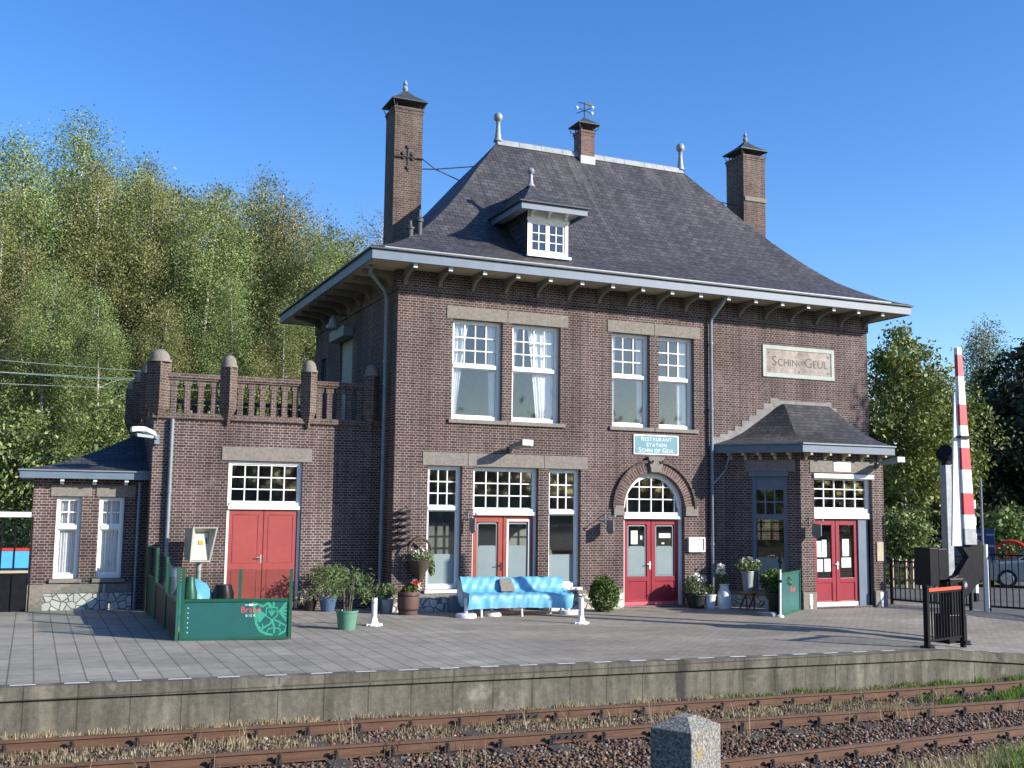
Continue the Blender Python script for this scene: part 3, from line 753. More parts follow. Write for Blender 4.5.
def sash(op, fr, tv, cols, rows, d=-.13, ft=.065, mat='white', gm='glass', fz=None, base=.09):
    u0, u1, v0, v1 = op[:4]
    m = MB(); rect_frame(m, fr, u0+.002, u1-.002, v0+.002, v1-.002, ft, d-.12, d, base)
    m.lbox(fr, u0+ft, u1-ft, d-.10, d+.015, tv-.045, tv+.045)
    iu0, iu1 = u0+ft, u1-ft
    rect_frame(m, fr, iu0, iu1, tv+.045, v1-ft, .032, d-.09, d-.03)
    rect_frame(m, fr, iu0, iu1, v0+base, tv-.045, .035, d-.10, d-.05)
    wnd = obj('window', m, mat, ST)
    g = MB(); bars(g, fr, iu0+.03, iu1-.03, tv+.075, v1-ft-.03, cols, rows, d-.085, d-.04)
    obj('glazing_bars', g, mat, wnd)
    pane(wnd, fr, iu0, iu1, tv+.045, v1-ft, d-.07, gm); pane(wnd, fr, iu0, iu1, v0+base, tv-.045, d-.08, gm)
    if fz: frost(wnd, fr, iu0+.04, iu1-.04, v0+base+.04, fz, d-.065)
    return wnd
w = sash(W1, FR, 5.99, 4, 3, gm='glass_sky'); curtain(w, FR, 1.5, 1.95, 1.5, 1.64, 4.75, 7.05, -.29); curtain(w, FR, 2.42, 2.72, 2.52, 2.72, 4.75, 7.05, -.29, 2)
w = sash(W2, FR, 5.99, 4, 3, gm='glass_sky'); curtain(w, FR, 3.1, 3.3, 3.1, 3.14, 4.75, 7.05, -.29); curtain(w, FR, 3.55, 4.32, 3.82, 4.3, 4.75, 7.05, -.29, 3)
w = sash(W3, FR, 5.99, 3, 3, gm='glass_sky'); curtain(w, FR, 5.9, 6.12, 5.9, 6.08, 4.75, 7.05, -.29); curtain(w, FR, 6.74, 7.0, 6.78, 7.0, 4.75, 7.05, -.29, 3)
w = sash(W4, FR, 5.99, 3, 3, gm='glass_sky'); curtain(w, FR, 8.0, 8.36, 8.02, 8.36, 4.75, 7.05, -.29, 3)
sash(G1, FR, 2.50, 3, 3, fz=1.40); sash(G2, FR, 2.43, 3, 3, fz=1.37)
def door_leaf(parent, fr, u0, u1, v0, v1, d, mat, g0, g1, fz, border='frost', papers=(), mid=None):
    t = .12; m = MB()
    m.lbox(fr, u0, u0+t, d-.06, d, v0, v1); m.lbox(fr, u1-t, u1, d-.06, d, v0, v1)
    m.lbox(fr, u0+t, u1-t, d-.06, d, v0, v0+.14); m.lbox(fr, u0+t, u1-t, d-.06, d, g1, v1)
    m.lbox(fr, u0+t, u1-t, d-.06, d, g0-.12, g0)
    m.lbox(fr, u0+t, u1-t, d-.05, d-.02, v0+.14, g0-.12)
    lf = obj('door_leaf', m, mat, parent, bevel=.006)
    pane(lf, fr, u0+t, u1-t, g0, g1, d-.035)
    if border:
        b = MB(); a0, a1, c = u0+t+.01, u1-t-.01, .05
        for q0, q1 in ((0, .035),):
            o1 = [(a0, g0+.01), (a1, g0+.01), (a1, g1-c), (a1-c, g1-.01), (a0+c, g1-.01), (a0, g1-c)]
            i1 = [(a0+q1, g0+.01+q1), (a1-q1, g0+.01+q1), (a1-q1, g1-c-.01), (a1-c-.012, g1-.01-q1), (a0+c+.012, g1-.01-q1), (a0+q1, g1-c-.01)]
            for k in range(6): b.face([fr.p(*o) if False else fr.p(o[0], d-.028, o[1]) for o in (o1[k], o1[(k+1) % 6], i1[(k+1) % 6], i1[k])])
        obj('glass_border', b, border, lf)
        frost(lf, fr, a0+.04, a1-.04, g0+.05, fz, d-.030)
    for (pu0, pu1, pv0, pv1) in papers:
        q = MB(); q.lbox(fr, pu0, pu1, d-.029, d-.027, pv0, pv1); obj('notice', q, 'paper', lf)
    return lf
def handle(parent, fr, u, v, d, mat='zinc'):
    m = MB(); m.lbox(fr, u-.02, u+.02, d, d+.012, v-.11, v+.09)
    m.tube([fr.p(u, d+.01, v+.03), fr.p(u, d+.055, v+.03), fr.p(u-.11, d+.06, v+.025)], .012, 8)
    return obj('handle', m, mat, parent, smooth=True)
# double restaurant door, with nine-light side windows either side
def transom_window(op, fr, v0, cols, rows, d=-.13, gm='glass', mat='white', beam=.15, ft=.065):
    u0, u1, _, v1 = op[:4]
    m = MB()
    m.lbox(fr, u0+.002, u0+ft, d-.12, d, op[2], v1-.002); m.lbox(fr, u1-ft, u1-.002, d-.12, d, op[2], v1-.002); m.lbox(fr, u0+ft, u1-ft, d-.12, d, v1-ft, v1-.002)
    m.lbox(fr, u0+ft, u1-ft, d-.12, d+.03, v0-beam, v0); m.lbox(fr, u0+ft*.5, u1-ft*.5, d-.0, d+.06, v0-beam, v0-beam*.45)
    rect_frame(m, fr, u0+ft, u1-ft, v0, v1-ft, .035, d-.09, d-.03)
    wn = obj('window', m, mat, ST)
    g = MB(); bars(g, fr, u0+ft+.03, u1-ft-.03, v0+.03, v1-ft-.03, cols, rows, d-.085, d-.04); obj('glazing_bars', g, mat, wn)
    pane(wn, fr, u0+ft, u1-ft, v0, v1-ft, d-.07, gm)
    return wn
transom_window(DD, FR, 2.49, 5, 3)
dd = MB(); dd.lbox(FR, 2.02, 3.78, -.35, -.05, -.2, .06); ddo = obj('double_door', dd, 'stone', ST)
door_leaf(ddo, FR, 2.088, 2.89, .07, 2.335, -.17, 'orange_red', .62, 2.17, 1.60, 'frost')
door_leaf(ddo, FR, 2.91, 3.712, .07, 2.335, -.17, 'orange_red', .62, 2.17, 1.60, 'frost')
fr_ = MB(); rect_frame(fr_, FR, 3.0, 3.63, .56, 2.24, .045, -.172, -.163); obj('flaking_paint', fr_, 'white', ddo)
handle(ddo, FR, 2.86, 1.1, -.17, 'iron')
# arched door
au, ar, asp = 7.14, .92, 2.56
m = MB(); K = 28
def arc(r, k): a = math.pi*k/K; return (au-r*math.cos(a), asp+r*math.sin(a))
for r0, r1, d0, d1 in ((ar-.004, ar-.09, -.26, -.13), (ar-.09, ar-.125, -.22, -.16)):
    for k in range(K):
        p = [arc(r0, k), arc(r0, k+1), arc(r1, k+1), arc(r1, k)]
        m.lprism(FR, p, d0, d1)
m.lbox(FR, au-ar+.004, au-ar+.09, -.26, -.13, .02, asp); m.lbox(FR, au+ar-.09, au+ar-.004, -.26, -.13, .02, asp)
m.lbox(FR, au-ar+.09, au+ar-.09, -.25, -.10, 2.28, 2.45); m.lbox(FR, au-ar+.05, au+ar-.05, -.13, -.06, 2.28, 2.35)
aw = obj('window', m, 'white', ST)
g = MB(); ri = ar-.125; t = .028
for i in range(-2, 3):
    u = au+(i*.36 if True else 0)-.0
    if abs(i*.36) < ri: g.lbox(FR, u-t/2, u+t/2, -.205, -.165, 2.45, asp+math.sqrt(max(0, ri*ri-(i*.36)**2)))
for v in (2.79, 3.11):
    hw = math.sqrt(max(0, ri*ri-max(0, v-asp)**2)); g.lbox(FR, au-hw, au+hw, -.203, -.167, v-t/2, v+t/2)
obj('glazing_bars', g, 'white', aw)
g = MB(); g.face([FR.p(au+ri, -.19, 2.45)]+[FR.p(arc(ri, K-k)[0], -.19, arc(ri, K-k)[1]) for k in range(K+1)]+[FR.p(au-ri, -.19, 2.45)])
obj('pane', g, 'glass_sky', aw)
dd = MB(); dd.lbox(FR, 6.22, 8.06, -.38, -.03, -.2, .045); ddo = obj('double_door', dd, 'stone', ST)
door_leaf(ddo, FR, 6.31, 7.13, .05, 2.27, -.18, 'crimson', .78, 2.13, 1.57, 'frost', papers=((6.55, 6.75, 1.62, 1.97), (6.83, 6.89, 1.74, 1.84)))
door_leaf(ddo, FR, 7.15, 7.97, .05, 2.27, -.18, 'crimson', .78, 2.13, 1.57, 'frost', papers=((7.4, 7.75, 1.78, 1.90), (7.48, 7.56, 1.62, 1.66)))
handle(ddo, FR, 7.10, 1.08, -.18, 'white')
kp = MB(); kp.lbox(FR, 6.31, 7.97, -.178, -.172, .052, .14); obj('kick_plate', kp, 'pink', ddo)
# brick arch, hood mould, keystone, imposts
m = MB()
for k in range(K):
    m.lprism(FR, [arc(.925, k), arc(1.2, k), arc(1.2, k+1), arc(.925, k+1)][::-1], -.1, .03)
vo = obj('brick_arch', m, 'voussoir', ST)
me = vo.data; uvl = me.uv_layers[0]
for p in me.polygons:                       # bricks run radially round the arch
    for li_ in p.loop_indices:
        c = me.vertices[me.loops[li_].vertex_index].co
        a = math.atan2(c.z-asp, c.x-au); uvl.data[li_].uv = (math.hypot(c.x-au, c.z-asp)-.925+.02, a*1.05+20)
m = MB()
for k in range(K): m.lprism(FR, [arc(1.202, k), arc(1.275, k), arc(1.275, k+1), arc(1.202, k+1)][::-1], -.1, .085)
obj('hood_mould', m, 'brick_grey', ST)
for (a, b) in ((5.90, 6.21), (8.07, 8.47)): stonebox('impost', a, b, 2.36, 2.62, .06)
m = MB(); m.lprism(FR, [(6.99, 3.49), (7.29, 3.49), (7.38, 3.90), (6.90, 3.90)], -.1, .11)
ks = obj('keystone', m, 'stone', ST, bevel=.01)
m = MB()
for u in (6.99, 7.29): m.tube([FR.p(u-.05, .1, 3.79), FR.p(u-.02, .125, 3.73), FR.p(u+.02, .125, 3.74), FR.p(u+.05, .12, 3.80)], .022, 6)
obj('volute', m, 'iron', ks)
# name panel of pale brick
m = MB(); rect_frame(m, FR, 10.64, 13.14, 6.25, 7.14, .11, -.02, .03)
npn = obj('name_panel', m, 'sage', ST, bevel=.006)
m = MB(); m.lbox(FR, 10.75, 13.03, -.01, .012, 6.36, 7.03); obj('pale_brick_field', m, 'pale_brick', npn)
m = MB()
text_mb('Schin', .27, FR, 11.40, 6.58, .016, m, small=.74, gap=.16)
text_mb('OP', .12, FR, 11.98, 6.63, .016, m, gap=.2)
text_mb('Geul', .27, FR, 12.50, 6.58, .016, m, small=.80, gap=.16)
obj('lettering', m, 'lead', npn)
m = MB()
for u, v in ((10.85, 6.93), (12.93, 6.93), (10.85, 6.45), (12.93, 6.45), (11.89, 6.95), (11.89, 6.44)): m.lbox(FR, u-.03, u+.03, .012, .018, v-.025, v+.025)
obj('tile_inlay', m, 'stone', npn)
# side door blind and canopy on the terrace side
m = MB(); m.lbox(FL, 4.0, 5.3, -.12, -.06, 4.58, 7.1); obj('roller_blind', m, 'blind', ST)
m = MB(); m.lbox(FL, 3.9, 5.45, 0, .30, 7.12, 7.42); obj('blind_box', m, 'greyplastic', ST, bevel=.02)
m = MB(); rect_frame(m, FL, 6.9, 7.5, 5.0, 6.9, .06, -.2, -.1); w_ = obj('window', m, 'bluegrey', ST); pane(w_, FL, 6.9, 7.5, 5.0, 6.9, -.15)

# ------------------------------------------------------------------ main roof
T = [0, .05, .115, .165, .22, .29, .33, .44, .56, .69, .81, .907, 1]
ZZ = [8.50, 8.58, 8.73, 8.87, 9.03, 9.26, 9.42, 9.94, 10.58, 11.36, 12.15, 12.74, 13.33]
def rz(t): return float(np.interp(t, T, ZZ))
EX0, EX1, EY0, EY1 = -.95, 15.2, -.95, 9.25
RX0, RX1, RY = 4.29, 10.65, 4.15
mb = MB(); ts = [k/26 for k in range(27)]
def ring(t): return (EX0+(RX0-EX0)*t, EX1+(RX1-EX1)*t, EY0+(RY-EY0)*t, EY1+(RY-EY1)*t, rz(t))
for a, b in zip(ts, ts[1:]):
    x0, x1, y0, y1, z = ring(a); X0, X1, Y0, Y1, Z = ring(b)
    nseg = 12
    mb.face([(x0, y0, z), (x1, y0, z), (X1, Y0, Z), (X0, Y0, Z)])
    mb.face([(x1, y1, z), (x0, y1, z), (X0, Y1, Z), (X1, Y1, Z)])
    mb.face([(x0, y1, z), (x0, y0, z), (X0, Y0, Z), (X0, Y1, Z)])
    mb.face([(x1, y0, z), (x1, y1, z), (X1, Y1, Z), (X1, Y0, Z)])
RF = obj('hipped_roof', mb, 'slate', ST, smooth=True, sharp=24)
m = MB()
n_ = 9
for i in range(n_):
    a = RX0-.05+(RX1-RX0+.1)*i/n_; b = RX0-.05+(RX1-RX0+.1)*(i+1)/n_-.012
    m.lprism(F((0, RY, 0), (0, 1, 0), (1, 0, 0)), [(-.13, 13.20), (.13, 13.20), (.07, 13.37), (0, 13.41), (-.07, 13.37)], a, b)
obj('ridge_capping', m, 'zinc', RF)
for x in (RX0, RX1):
    m = MB(); m.lathe((x, RY, 13.33), [(.14, 0), (.10, .12), (.075, .3), (.06, .52), (.075, .56), (.05, .6), (.115, .66), (.135, .72), (.13, .8), (.08, .87), (.02, .89)], 14)
    obj('finial', m, 'zinc', RF, smooth=True)
m = MB(); m.box(EX0+.05, EX1-.05, EY0+.05, 0-.04, 8.22, 8.25); m.box(EX0+.05, -.04, -.04, EY1-.05, 8.22, 8.25)
m.box(Rx+.03, EX1-.05, -.04, EY1-.05, 8.22, 8.25); m.box(-.04, Rx+.03, By+.02, EY1-.05, 8.22, 8.25)
obj('soffit', m, 'cream', ST)
m = MB()
m.box(EX0, EX1, EY0, EY0+.05, 8.20, 8.43); m.box(EX0, EX0+.05, EY0+.05, EY1, 8.20, 8.43); m.box(EX1-.05, EX1, EY0+.05, EY1, 8.20, 8.43); m.box(EX0+.05, EX1-.05, EY1-.05, EY1, 8.20, 8.43)
obj('fascia', m, 'bluegrey', ST, bevel=.008)
m = MB()
e = .06
for (x0, x1, y0, y1) in ((EX0-e, EX1+e, EY0-e, EY0+.06), (EX0-e, EX0+.06, EY0+.06, EY1+e), (EX1-.06, EX1+e, EY0+.06, EY1+e)): m.box(x0, x1, y0, y1, 8.435, 8.475)
obj('gutter', m, 'lead', ST)
m = MB(); m.box(EX0+.3, EX1-.75, EY0-.01, EY0+.07, 8.48, 8.515); obj('gutter_lip', m, 'zinc', ST)
for i in range(17):
    x = .148+.881*i
    if x > 14.3: continue
    m = MB(); fr = F((x, 0, 0), (0, -1, 0), (1, 0, 0))
    pl = [(.035, 7.84), (.095, 7.84), (.12, 7.90), (.22, 8.00), (.40, 8.06), (.66, 8.11), (.82, 8.12), (.82, 8.218), (.035, 8.218)]
    m.lprism(fr, pl, -.04, .04); b = obj('eaves_bracket', m, 'bracket', ST)
    m = MB(); m.lbox(F((x, 0, 0), (1, 0, 0)), -.05, .05, .822, .84, 8.11, 8.215); obj('bracket_end', m, 'white', b)
for i in range(9):
    y = .3+.93*i
    m = MB(); fr = F((0, y, 0), (-1, 0, 0), (0, 1, 0))
    pl = [(.035, 7.84), (.095, 7.84), (.12, 7.90), (.22, 8.00), (.40, 8.06), (.66, 8.11), (.82, 8.12), (.82, 8.218), (.035, 8.218)]
    m.lprism(fr, pl, -.04, .04); obj('eaves_bracket', m, 'bracket', ST)
# chimneys
def chimney(x0, x1, y0, y1, zb, zt, mat, capw, capz, tipz, label):
    m = MB(); m.box(x0, x1, y0, y1, zb, zt)
    c = obj('chimney', m, mat, ST); c['label'] = label
    m = MB(); m.box(x0-.03, x1+.03, y0-.03, y1+.03, zt-.07, zt+.01); m.box(x0-.012, x1+.012, y0-.012, y1+.012, zt-.15, zt-.072)
    obj('chimney_corbel', m, mat, c)
    xc, yc = (x0+x1)/2, (y0+y1)/2; h = capz-zt
    m = MB(); m.lathe((xc, yc, zt), [(capw*.707, .19), (capw*.707, .22), (capw*.5, .21+h*.18), (capw*.28, .18+h*.42), (capw*.10, h*.92), (.03, h)], 4, rot=math.pi/4)
    for sx in (-1, 1):
        for sy in (-1, 1):
            m.tube([(xc+sx*(x1-x0)*.42, yc+sy*(y1-y0)*.42, zt-.02), (xc+sx*(x1-x0)*.42, yc+sy*(y1-y0)*.42, zt+.28)], .02, 6)
            m.tube([(xc+sx*(x1-x0)*.45, yc+sy*(y1-y0)*.45, zt+.03), (xc+sx*capw*.42, yc+sy*capw*.42, zt+.05), (xc+sx*capw*.47, yc+sy*capw*.47, zt+.22)], .012, 6)
    obj('chimney_cap', m, 'lead', c)
    return c, xc, yc
c, xc, yc = chimney(.97, 1.80, 3.75, 4.6, 9.0, 13.76, 'brick_grey', 1.06, 14.42, 14.7, 'tall weathered brick chimney with iron cross anchor')
m = MB(); m.lathe((xc, yc, 14.38), [(.05, 0), (.085, .08), (.06, .15), (.035, .17), (.07, .22), (.04, .30), (.01, .36)], 12); obj('finial', m, 'zinc', c, smooth=True)
m = MB(); fr = F((0, 3.75, 0), (1, 0, 0))
m.lbox(fr, 1.36, 1.41, 0, .03, 11.9, 12.62); m.lbox(fr, 1.16, 1.61, .03, .05, 12.28, 12.32)
for u, v in ((1.25, 12.42), (1.52, 12.42), (1.385, 12.62), (1.385, 12.02), (1.25, 12.3), (1.52, 12.3)): m.tube([fr.p(u, 0, v), fr.p(u, .05, v)], .06, 8)
m.tube([fr.p(.97, .04, 12.28), fr.p(1.82, .04, 12.31)], .018, 6)
m.tube([(1.80, 3.72, 12.31), (2.25, 3.9, 12.13), (3.36, 3.75, 12.32)], .016, 6)
m.tube([(1.80, 4.5, 12.25), (2.25, 3.9, 12.13), (3.2, 4.5, 12.1)], .016, 6)
obj('tie_rod', m, 'iron', c)
c, xc, yc = chimney(12.80, 13.65, 3.75, 4.70, 9.0, 14.06, 'brick_grey', 1.08, 14.70, 15, 'tall weathered brick chimney with pale band')
m = MB(); m.lathe((xc, yc, 14.66), [(.05, 0), (.085, .08), (.06, .15), (.035, .17), (.07, .22), (.04, .30), (.01, .36)], 12); obj('finial', m, 'zinc', c, smooth=True)
m = MB(); m.box(12.83, 13.69, 3.71, 3.75, 12.52, 12.66); obj('pale_band', m, 'stone', c)
m = MB(); m.tube([(12.8, 4.2, 12.45), (12.2, 4.2, 12.5), (11.7, 4.2, 12.52)], .016, 6); m.tube([(12.8, 4.5, 12.3), (12.25, 4.2, 12.5)], .016, 6); obj('tie_rod', m, 'iron', c)
c, xc, yc = chimney(6.93, 7.39, 3.88, 4.36, 12.7, 14.02, 'brick_light', .74, 14.52, 14.9, 'short pinkish brick chimney on the ridge with a weathervane')
m = MB(); m.box(6.91, 7.41, 3.86, 4.38, 12.7, 13.22); obj('lead_flashing', m, 'zinc', c)
m = MB(); z = 14.74
m.tube([(xc, yc, 14.5), (xc, yc, 15.0)], .016, 6)
for a in (20, 110, 200, 290): m.tube([(xc, yc, z), (xc+.33*math.cos(R(a)), yc+.33*math.sin(R(a)), z)], .011, 6)
m.tube([(xc-.25, yc-.1, z+.2), (xc+.3, yc+.12, z+.24)], .013, 6)
m.mesh([(xc+.02, yc+.01, z+.15), (xc+.34, yc+.14, z+.2), (xc+.34, yc+.14, z+.34), (xc+.1, yc+.04, z+.26)], [(0, 1, 2, 3), (3, 2, 1, 0)])
obj('weathervane', m, 'iron', c)
m = MB()
for a in (20, 200, 290): m.lathe((xc+.34*math.cos(R(a)), yc+.34*math.sin(R(a)), z-.06), [(.01, 0), (.05, .04), (.05, .08), (.01, .12)], 8)
obj('compass_letters', m, 'white', c)
# vent pipes by the left chimney
for x, y, z0, z1 in ((.44, .55, 9.0, 9.60), (.70, .62, 9.05, 9.93)):
    m = MB(); h = z1-z0
    m.lathe((x, y, z0), [(.09, 0), (.09, h*.62), (.12, h*.64), (.12, h*.72), (.06, h*.78), (.045, h)], 10); obj('vent_pipe', m, 'lead', RF, smooth=True)
# dormer
dx0, dx1, dy = 3.33, 4.48, -.165
FD = F((0, dy, 0), (1, 0, 0))
ex0, ex1, ey, ez = 2.98, 4.83, -.57, 10.16
m = MB(); apx, apy, apz = 3.9, .92, 11.1
def dr(t):           # concave little hip
    s = t*.62+.38*t**1.0; z = ez+(apz-ez)*(t**1.35)
    return z
ks_ = [k/8 for k in range(9)]
for a, b in zip(ks_, ks_[1:]):
    A = (ex0-.04+(apx-ex0+.04)*a, ex1+.04+(apx-ex1-.04)*a, ey-.04+(apy-ey+.04)*a, dr(a)); B = (ex0-.04+(apx-ex0+.04)*b, ex1+.04+(apx-ex1-.04)*b, ey-.04+(apy-ey+.04)*b, dr(b))
    m.face([(A[0], A[2], A[3]), (A[1], A[2], A[3]), (B[1], B[2], B[3]), (B[0], B[2], B[3])])
    m.face([(A[0], 2.9, A[3]), (A[0], A[2], A[3]), (B[0], B[2], B[3]), (B[0], 2.9, B[3])])
    m.face([(A[1], A[2], A[3]), (A[1], 2.9, A[3]), (B[1], 2.9, B[3]), (B[1], B[2], B[3])])
DM = obj('dormer', m, 'slate', ST, smooth=True, sharp=24)
def tri_side(x, flip):
    m = MB()
    pts = [(x, dy, rz((dy-EY0)/5.1)-.05)]
    for k in range(9):
        y = dy+(1.55-dy)*k/8; pts.append((x, y, rz((y-EY0)/5.1)-.05))
    pts.append((x, 1.55, 10.1)); pts.append((x, dy, 10.1))
    m.face(pts if not flip else pts[::-1]); obj('dormer_cheek', m, 'slate', DM)
tri_side(dx0, False); tri_side(dx1, True)
m = MB(); rect_frame(m, FD, dx0, dx1, 8.93, 9.86, .09, -.08, .0, .07); m.lbox(FD, dx0-.0, dx1, -.06, .0, 9.862, 10.1)
m.lbox(FD, dx0-.03, dx1+.06, 0, .08, 8.86, 8.93); m.lbox(FD, dx0-.02, dx1+.02, 0, .03, 9.80, 9.87)
rect_frame(m, FD, dx0+.09, 3.90, 9.0, 9.77, .05, -.06, -.02); rect_frame(m, FD, 3.91, dx1-.09, 9.0, 9.77, .05, -.06, -.02)
obj('window_frame', m, 'white', DM)
m = MB(); bars(m, FD, dx0+.14, 3.85, 9.05, 9.72, 2, 3, -.055, -.03, .022); bars(m, FD, 3.96, dx1-.14, 9.05, 9.72, 2, 3, -.055, -.03, .022); obj('glazing_bars', m, 'white', DM)
pane(DM, FD, dx0+.09, dx1-.09, 9.0, 9.77, -.05, 'glass_sky')
m = MB()
ex0, ex1, ey, ez = 2.98, 4.83, -.57, 10.16
m.box(ex0, ex1, ey, ey+.04, ez-.19, ez-.02); m.box(ex0, ex0+.04, ey+.04, 1.6, ez-.19, ez-.02); m.box(ex1-.04, ex1, ey+.04, 1.6, ez-.19, ez-.02)
obj('dormer_fascia', m, 'bluegrey', DM)
m = MB(); m.box(ex0+.04, ex1-.04, ey+.04, 1.5, ez-.10, ez-.07); obj('dormer_soffit', m, 'white', DM)
for x in (3.42, 3.9, 4.38):
    m = MB(); m.lprism(F((x, dy, 0), (0, -1, 0), (1, 0, 0)), [(0, 9.88), (.05, 9.88), (.12, 9.98), (.34, 10.02), (.34, 10.06), (0, 10.06)], -.035, .035); obj('dormer_bracket', m, 'white', DM)
m = MB(); m.box(ex0-.07, ex1+.07, ey-.07, ey+.02, ez-.02, ez+.012); m.box(ex0-.07, ex0, ey+.02, 1.5, ez-.02, ez+.012); obj('dormer_gutter', m, 'lead', DM)
m = MB(); m.lathe((apx, apy, apz-.08), [(.13, 0), (.07, .1), (.05, .25), (.06, .3), (.04, .34), (.09, .4), (.10, .45), (.06, .51), (.01, .53)], 12); obj('finial', m, 'zinc', DM, smooth=True)
# downpipes
def pipe(pts, r=.048, mat='pipe', brackets=()):
    m = MB(); m.tube(pts, r, 10)
    for p, q in brackets: m.tube([p, q], r*1.25, 10)
    return obj('downpipe', m, mat, ST, smooth=True)
pipe([(8.88, -.80, 8.24), (8.88, -.76, 8.12), (8.88, -.13, 7.72), (8.88, -.09, 7.6), (8.88, -.09, .5)], brackets=[((8.88, -.09, z), (8.88, -.09, z+.06)) for z in (1.6, 3.4, 5.2, 7.0)])
pipe([(8.88, -.09, .5), (8.88, -.09, .0)], .058, 'iron')
pipe([(-.75, -.2, 8.2), (-.7, 0.0, 8.05), (-.2, .45, 7.75), (-.12, .52, 7.55), (-.12, .52, .1)], brackets=[((-.12, .52, z), (-.12, .52, z+.06)) for z in (2, 4, 6)])
pipe([(-4.97, .98, 4.45), (-4.97, .98, .15)], .045, brackets=[((-4.97, .98, z), (-4.97, .98, z+.05)) for z in (1.4, 2.8)])
pipe([(-5.55, 1.62, 3.0), (-5.55, 1.62, .15)], .035)

# ------------------------------------------------------------------ single-storey wing with terrace
WX = -5.36
WD = (-3.66, -1.93, .10, 3.54)
mb = MB(); wall(mb, FW, WX, 0, -.3, 4.58, [WD])
FWL = F((WX, 0, 0), (0, 1, 0), (-1, 0, 0)); wall(mb, FWL, 1.07, 7.9, -.3, 4.58)
mb.face([(WX, 1.07, 4.58), (0, 1.07, 4.58), (0, 7.9, 4.58), (WX, 7.9, 4.58)]); mb.face([(0, 7.9, -.3), (WX, 7.9, -.3), (WX, 7.9, 4.58), (0, 7.9, 4.58)])
o = obj('brick_wall', mb, 'brick', ST)
stonebox('lintel', -3.83, -1.71, 3.545, 3.86, .02, FW)
transom_window(WD, FW, 2.58, 5, 3, d=-.08, beam=.16)
m = MB(); m.lbox(FW, -3.66, -1.93, -.3, -.03, 0, .12); wd = obj('double_door', m, 'stone', ST)
for a, b in ((-3.60, -2.80), (-2.785, -1.985)):
    m = MB(); m.lbox(FW, a, b, -.15, -.09, .12, 2.42)
    for v0, v1 in ((.25, 1.05), (1.18, 2.3)):
        rect_frame(m, FW, a+.1, b-.1, v0, v1, .018, -.09, -.082)
    obj('door_leaf', m, 'red', wd, bevel=.004)
handle(wd, FW, -2.83, 1.28, -.09, 'zinc')
m = MB(); m.lbox(FW, -2.27, -2.12, -.5, -.45, 2.6, 3.1); m.lbox(FW, -2.2, -2.15, -.44, -.43, 2.7, 3.2); obj('parasol_cover', m, 'red', wd)
# terrace balustrade
BA = MB(); BA.lbox(FW, WX-.05, -.03, -.22, .07, 4.46, 4.60); BA2 = MB()
bal = obj('balustrade', BA, 'brick_grey', ST, bevel=.01)
m = MB(); m.lbox(FW, -5.2, -.03, -.17, .03, 5.36, 5.40); m.lbox(FW, -5.2, -.03, -.20, .06, 5.40, 5.51)
for y0, y1 in ((1.2, 7.8),): m.box(WX-.03, WX+.16, y0, y1, 5.40, 5.51)
obj('handrail', m, 'brick_grey', bal, bevel=.012)
def pillar(x, y, s, zb, zt, half=False):
    m = MB(); a = s
    m.lathe((x, y, 0), [(.02, zb-.28), (a*.72, zb), (a, zb+.12), (a, zt-.02)], 4, rot=0)
    p = obj('pillar', m, 'brick_grey', bal)
    m = MB(); m.lathe((x, y, zt-.02), [(a*1.02, 0), (a*1.02, .05), (a*.86, .055), (a*.84, .14), (a*.66, .23), (a*.35, .285), (.02, .30)], 12); obj('pillar_cap', m, 'stone', p, smooth=True)
for x in (-3.745, -1.855): pillar(x, 1.03, .20, 4.62, 5.72)
pillar(-.30, 1.03, .20, 4.62, 5.72)
pillar(-5.30, 1.10, .27, 4.62, 5.76)
for y in (3.2, 5.4, 7.6): pillar(WX+.05, y, .22, 4.62, 5.72)
def baluster(u0, fr, d0=-.13, d1=-.01):
    m = MB(); m.lbox(fr, u0-.065, u0+.065, d0, d1, 4.60, 5.24); m.lbox(fr, u0-.095, u0+.095, d0-.005, d1+.005, 5.24, 5.36); obj('baluster', m, 'brick_grey', bal)
for a, b, n in ((-5.1, -3.9, 4), (-3.58, -2.02, 6), (-1.69, -.47, 5)):
    for k in range(n): baluster(a+(b-a)*(k+.5)/n, FW)
for y0, y1 in ((1.4, 3.0), (3.4, 5.2), (5.6, 7.4)):
    for k in range(6): baluster(y0+(y1-y0)*(k+.5)/6, FWL, -.15, -.03)
m = MB(); m.box(-5.2, -.1, 7.62, 7.80, 5.40, 5.51); m.box(-5.2, -.1, 7.6, 7.86, 4.585, 4.66); obj('handrail', m, 'brick_grey', bal)
FWB = F((0, 7.78, 0), (1, 0, 0))
for k in range(18): baluster(-5.0+.28*k, FWB)
# ------------------------------------------------------------------ small annex at the left
AX0, AX1 = -7.77, WX
AW1 = (-7.28, -6.76, .84, 2.66); AW2 = (-6.39, -5.85, .84, 2.66)
mb = MB(); wall(mb, FA, AX0, AX1, -.3, 3.06, [AW1, AW2])
mb.face([(AX0, 6, -.3), (AX0, 1.72, -.3), (AX0, 1.72, 3.06), (AX0, 6, 3.06)]); mb.face([(AX1, 6, -.3), (AX0, 6, -.3), (AX0, 6, 3.06), (AX1, 6, 3.06)])
obj('brick_wall', mb, 'brick', ST)
flo = MB(); flo.box(AX0+.05, AX1-.02, 3.0, 3.1, .0, 3.0); obj('inner_floor', flo, 'darkplanter', ST)
stonebox('lintel', -7.42, -6.56, 2.665, 2.92, .02, FA); stonebox('lintel', -6.47, -5.62, 2.665, 2.92, .02, FA)
stonebox('sill', -7.36, -6.68, .75, .838, .06, FA); stonebox('sill', -6.47, -5.78, .75, .838, .06, FA)
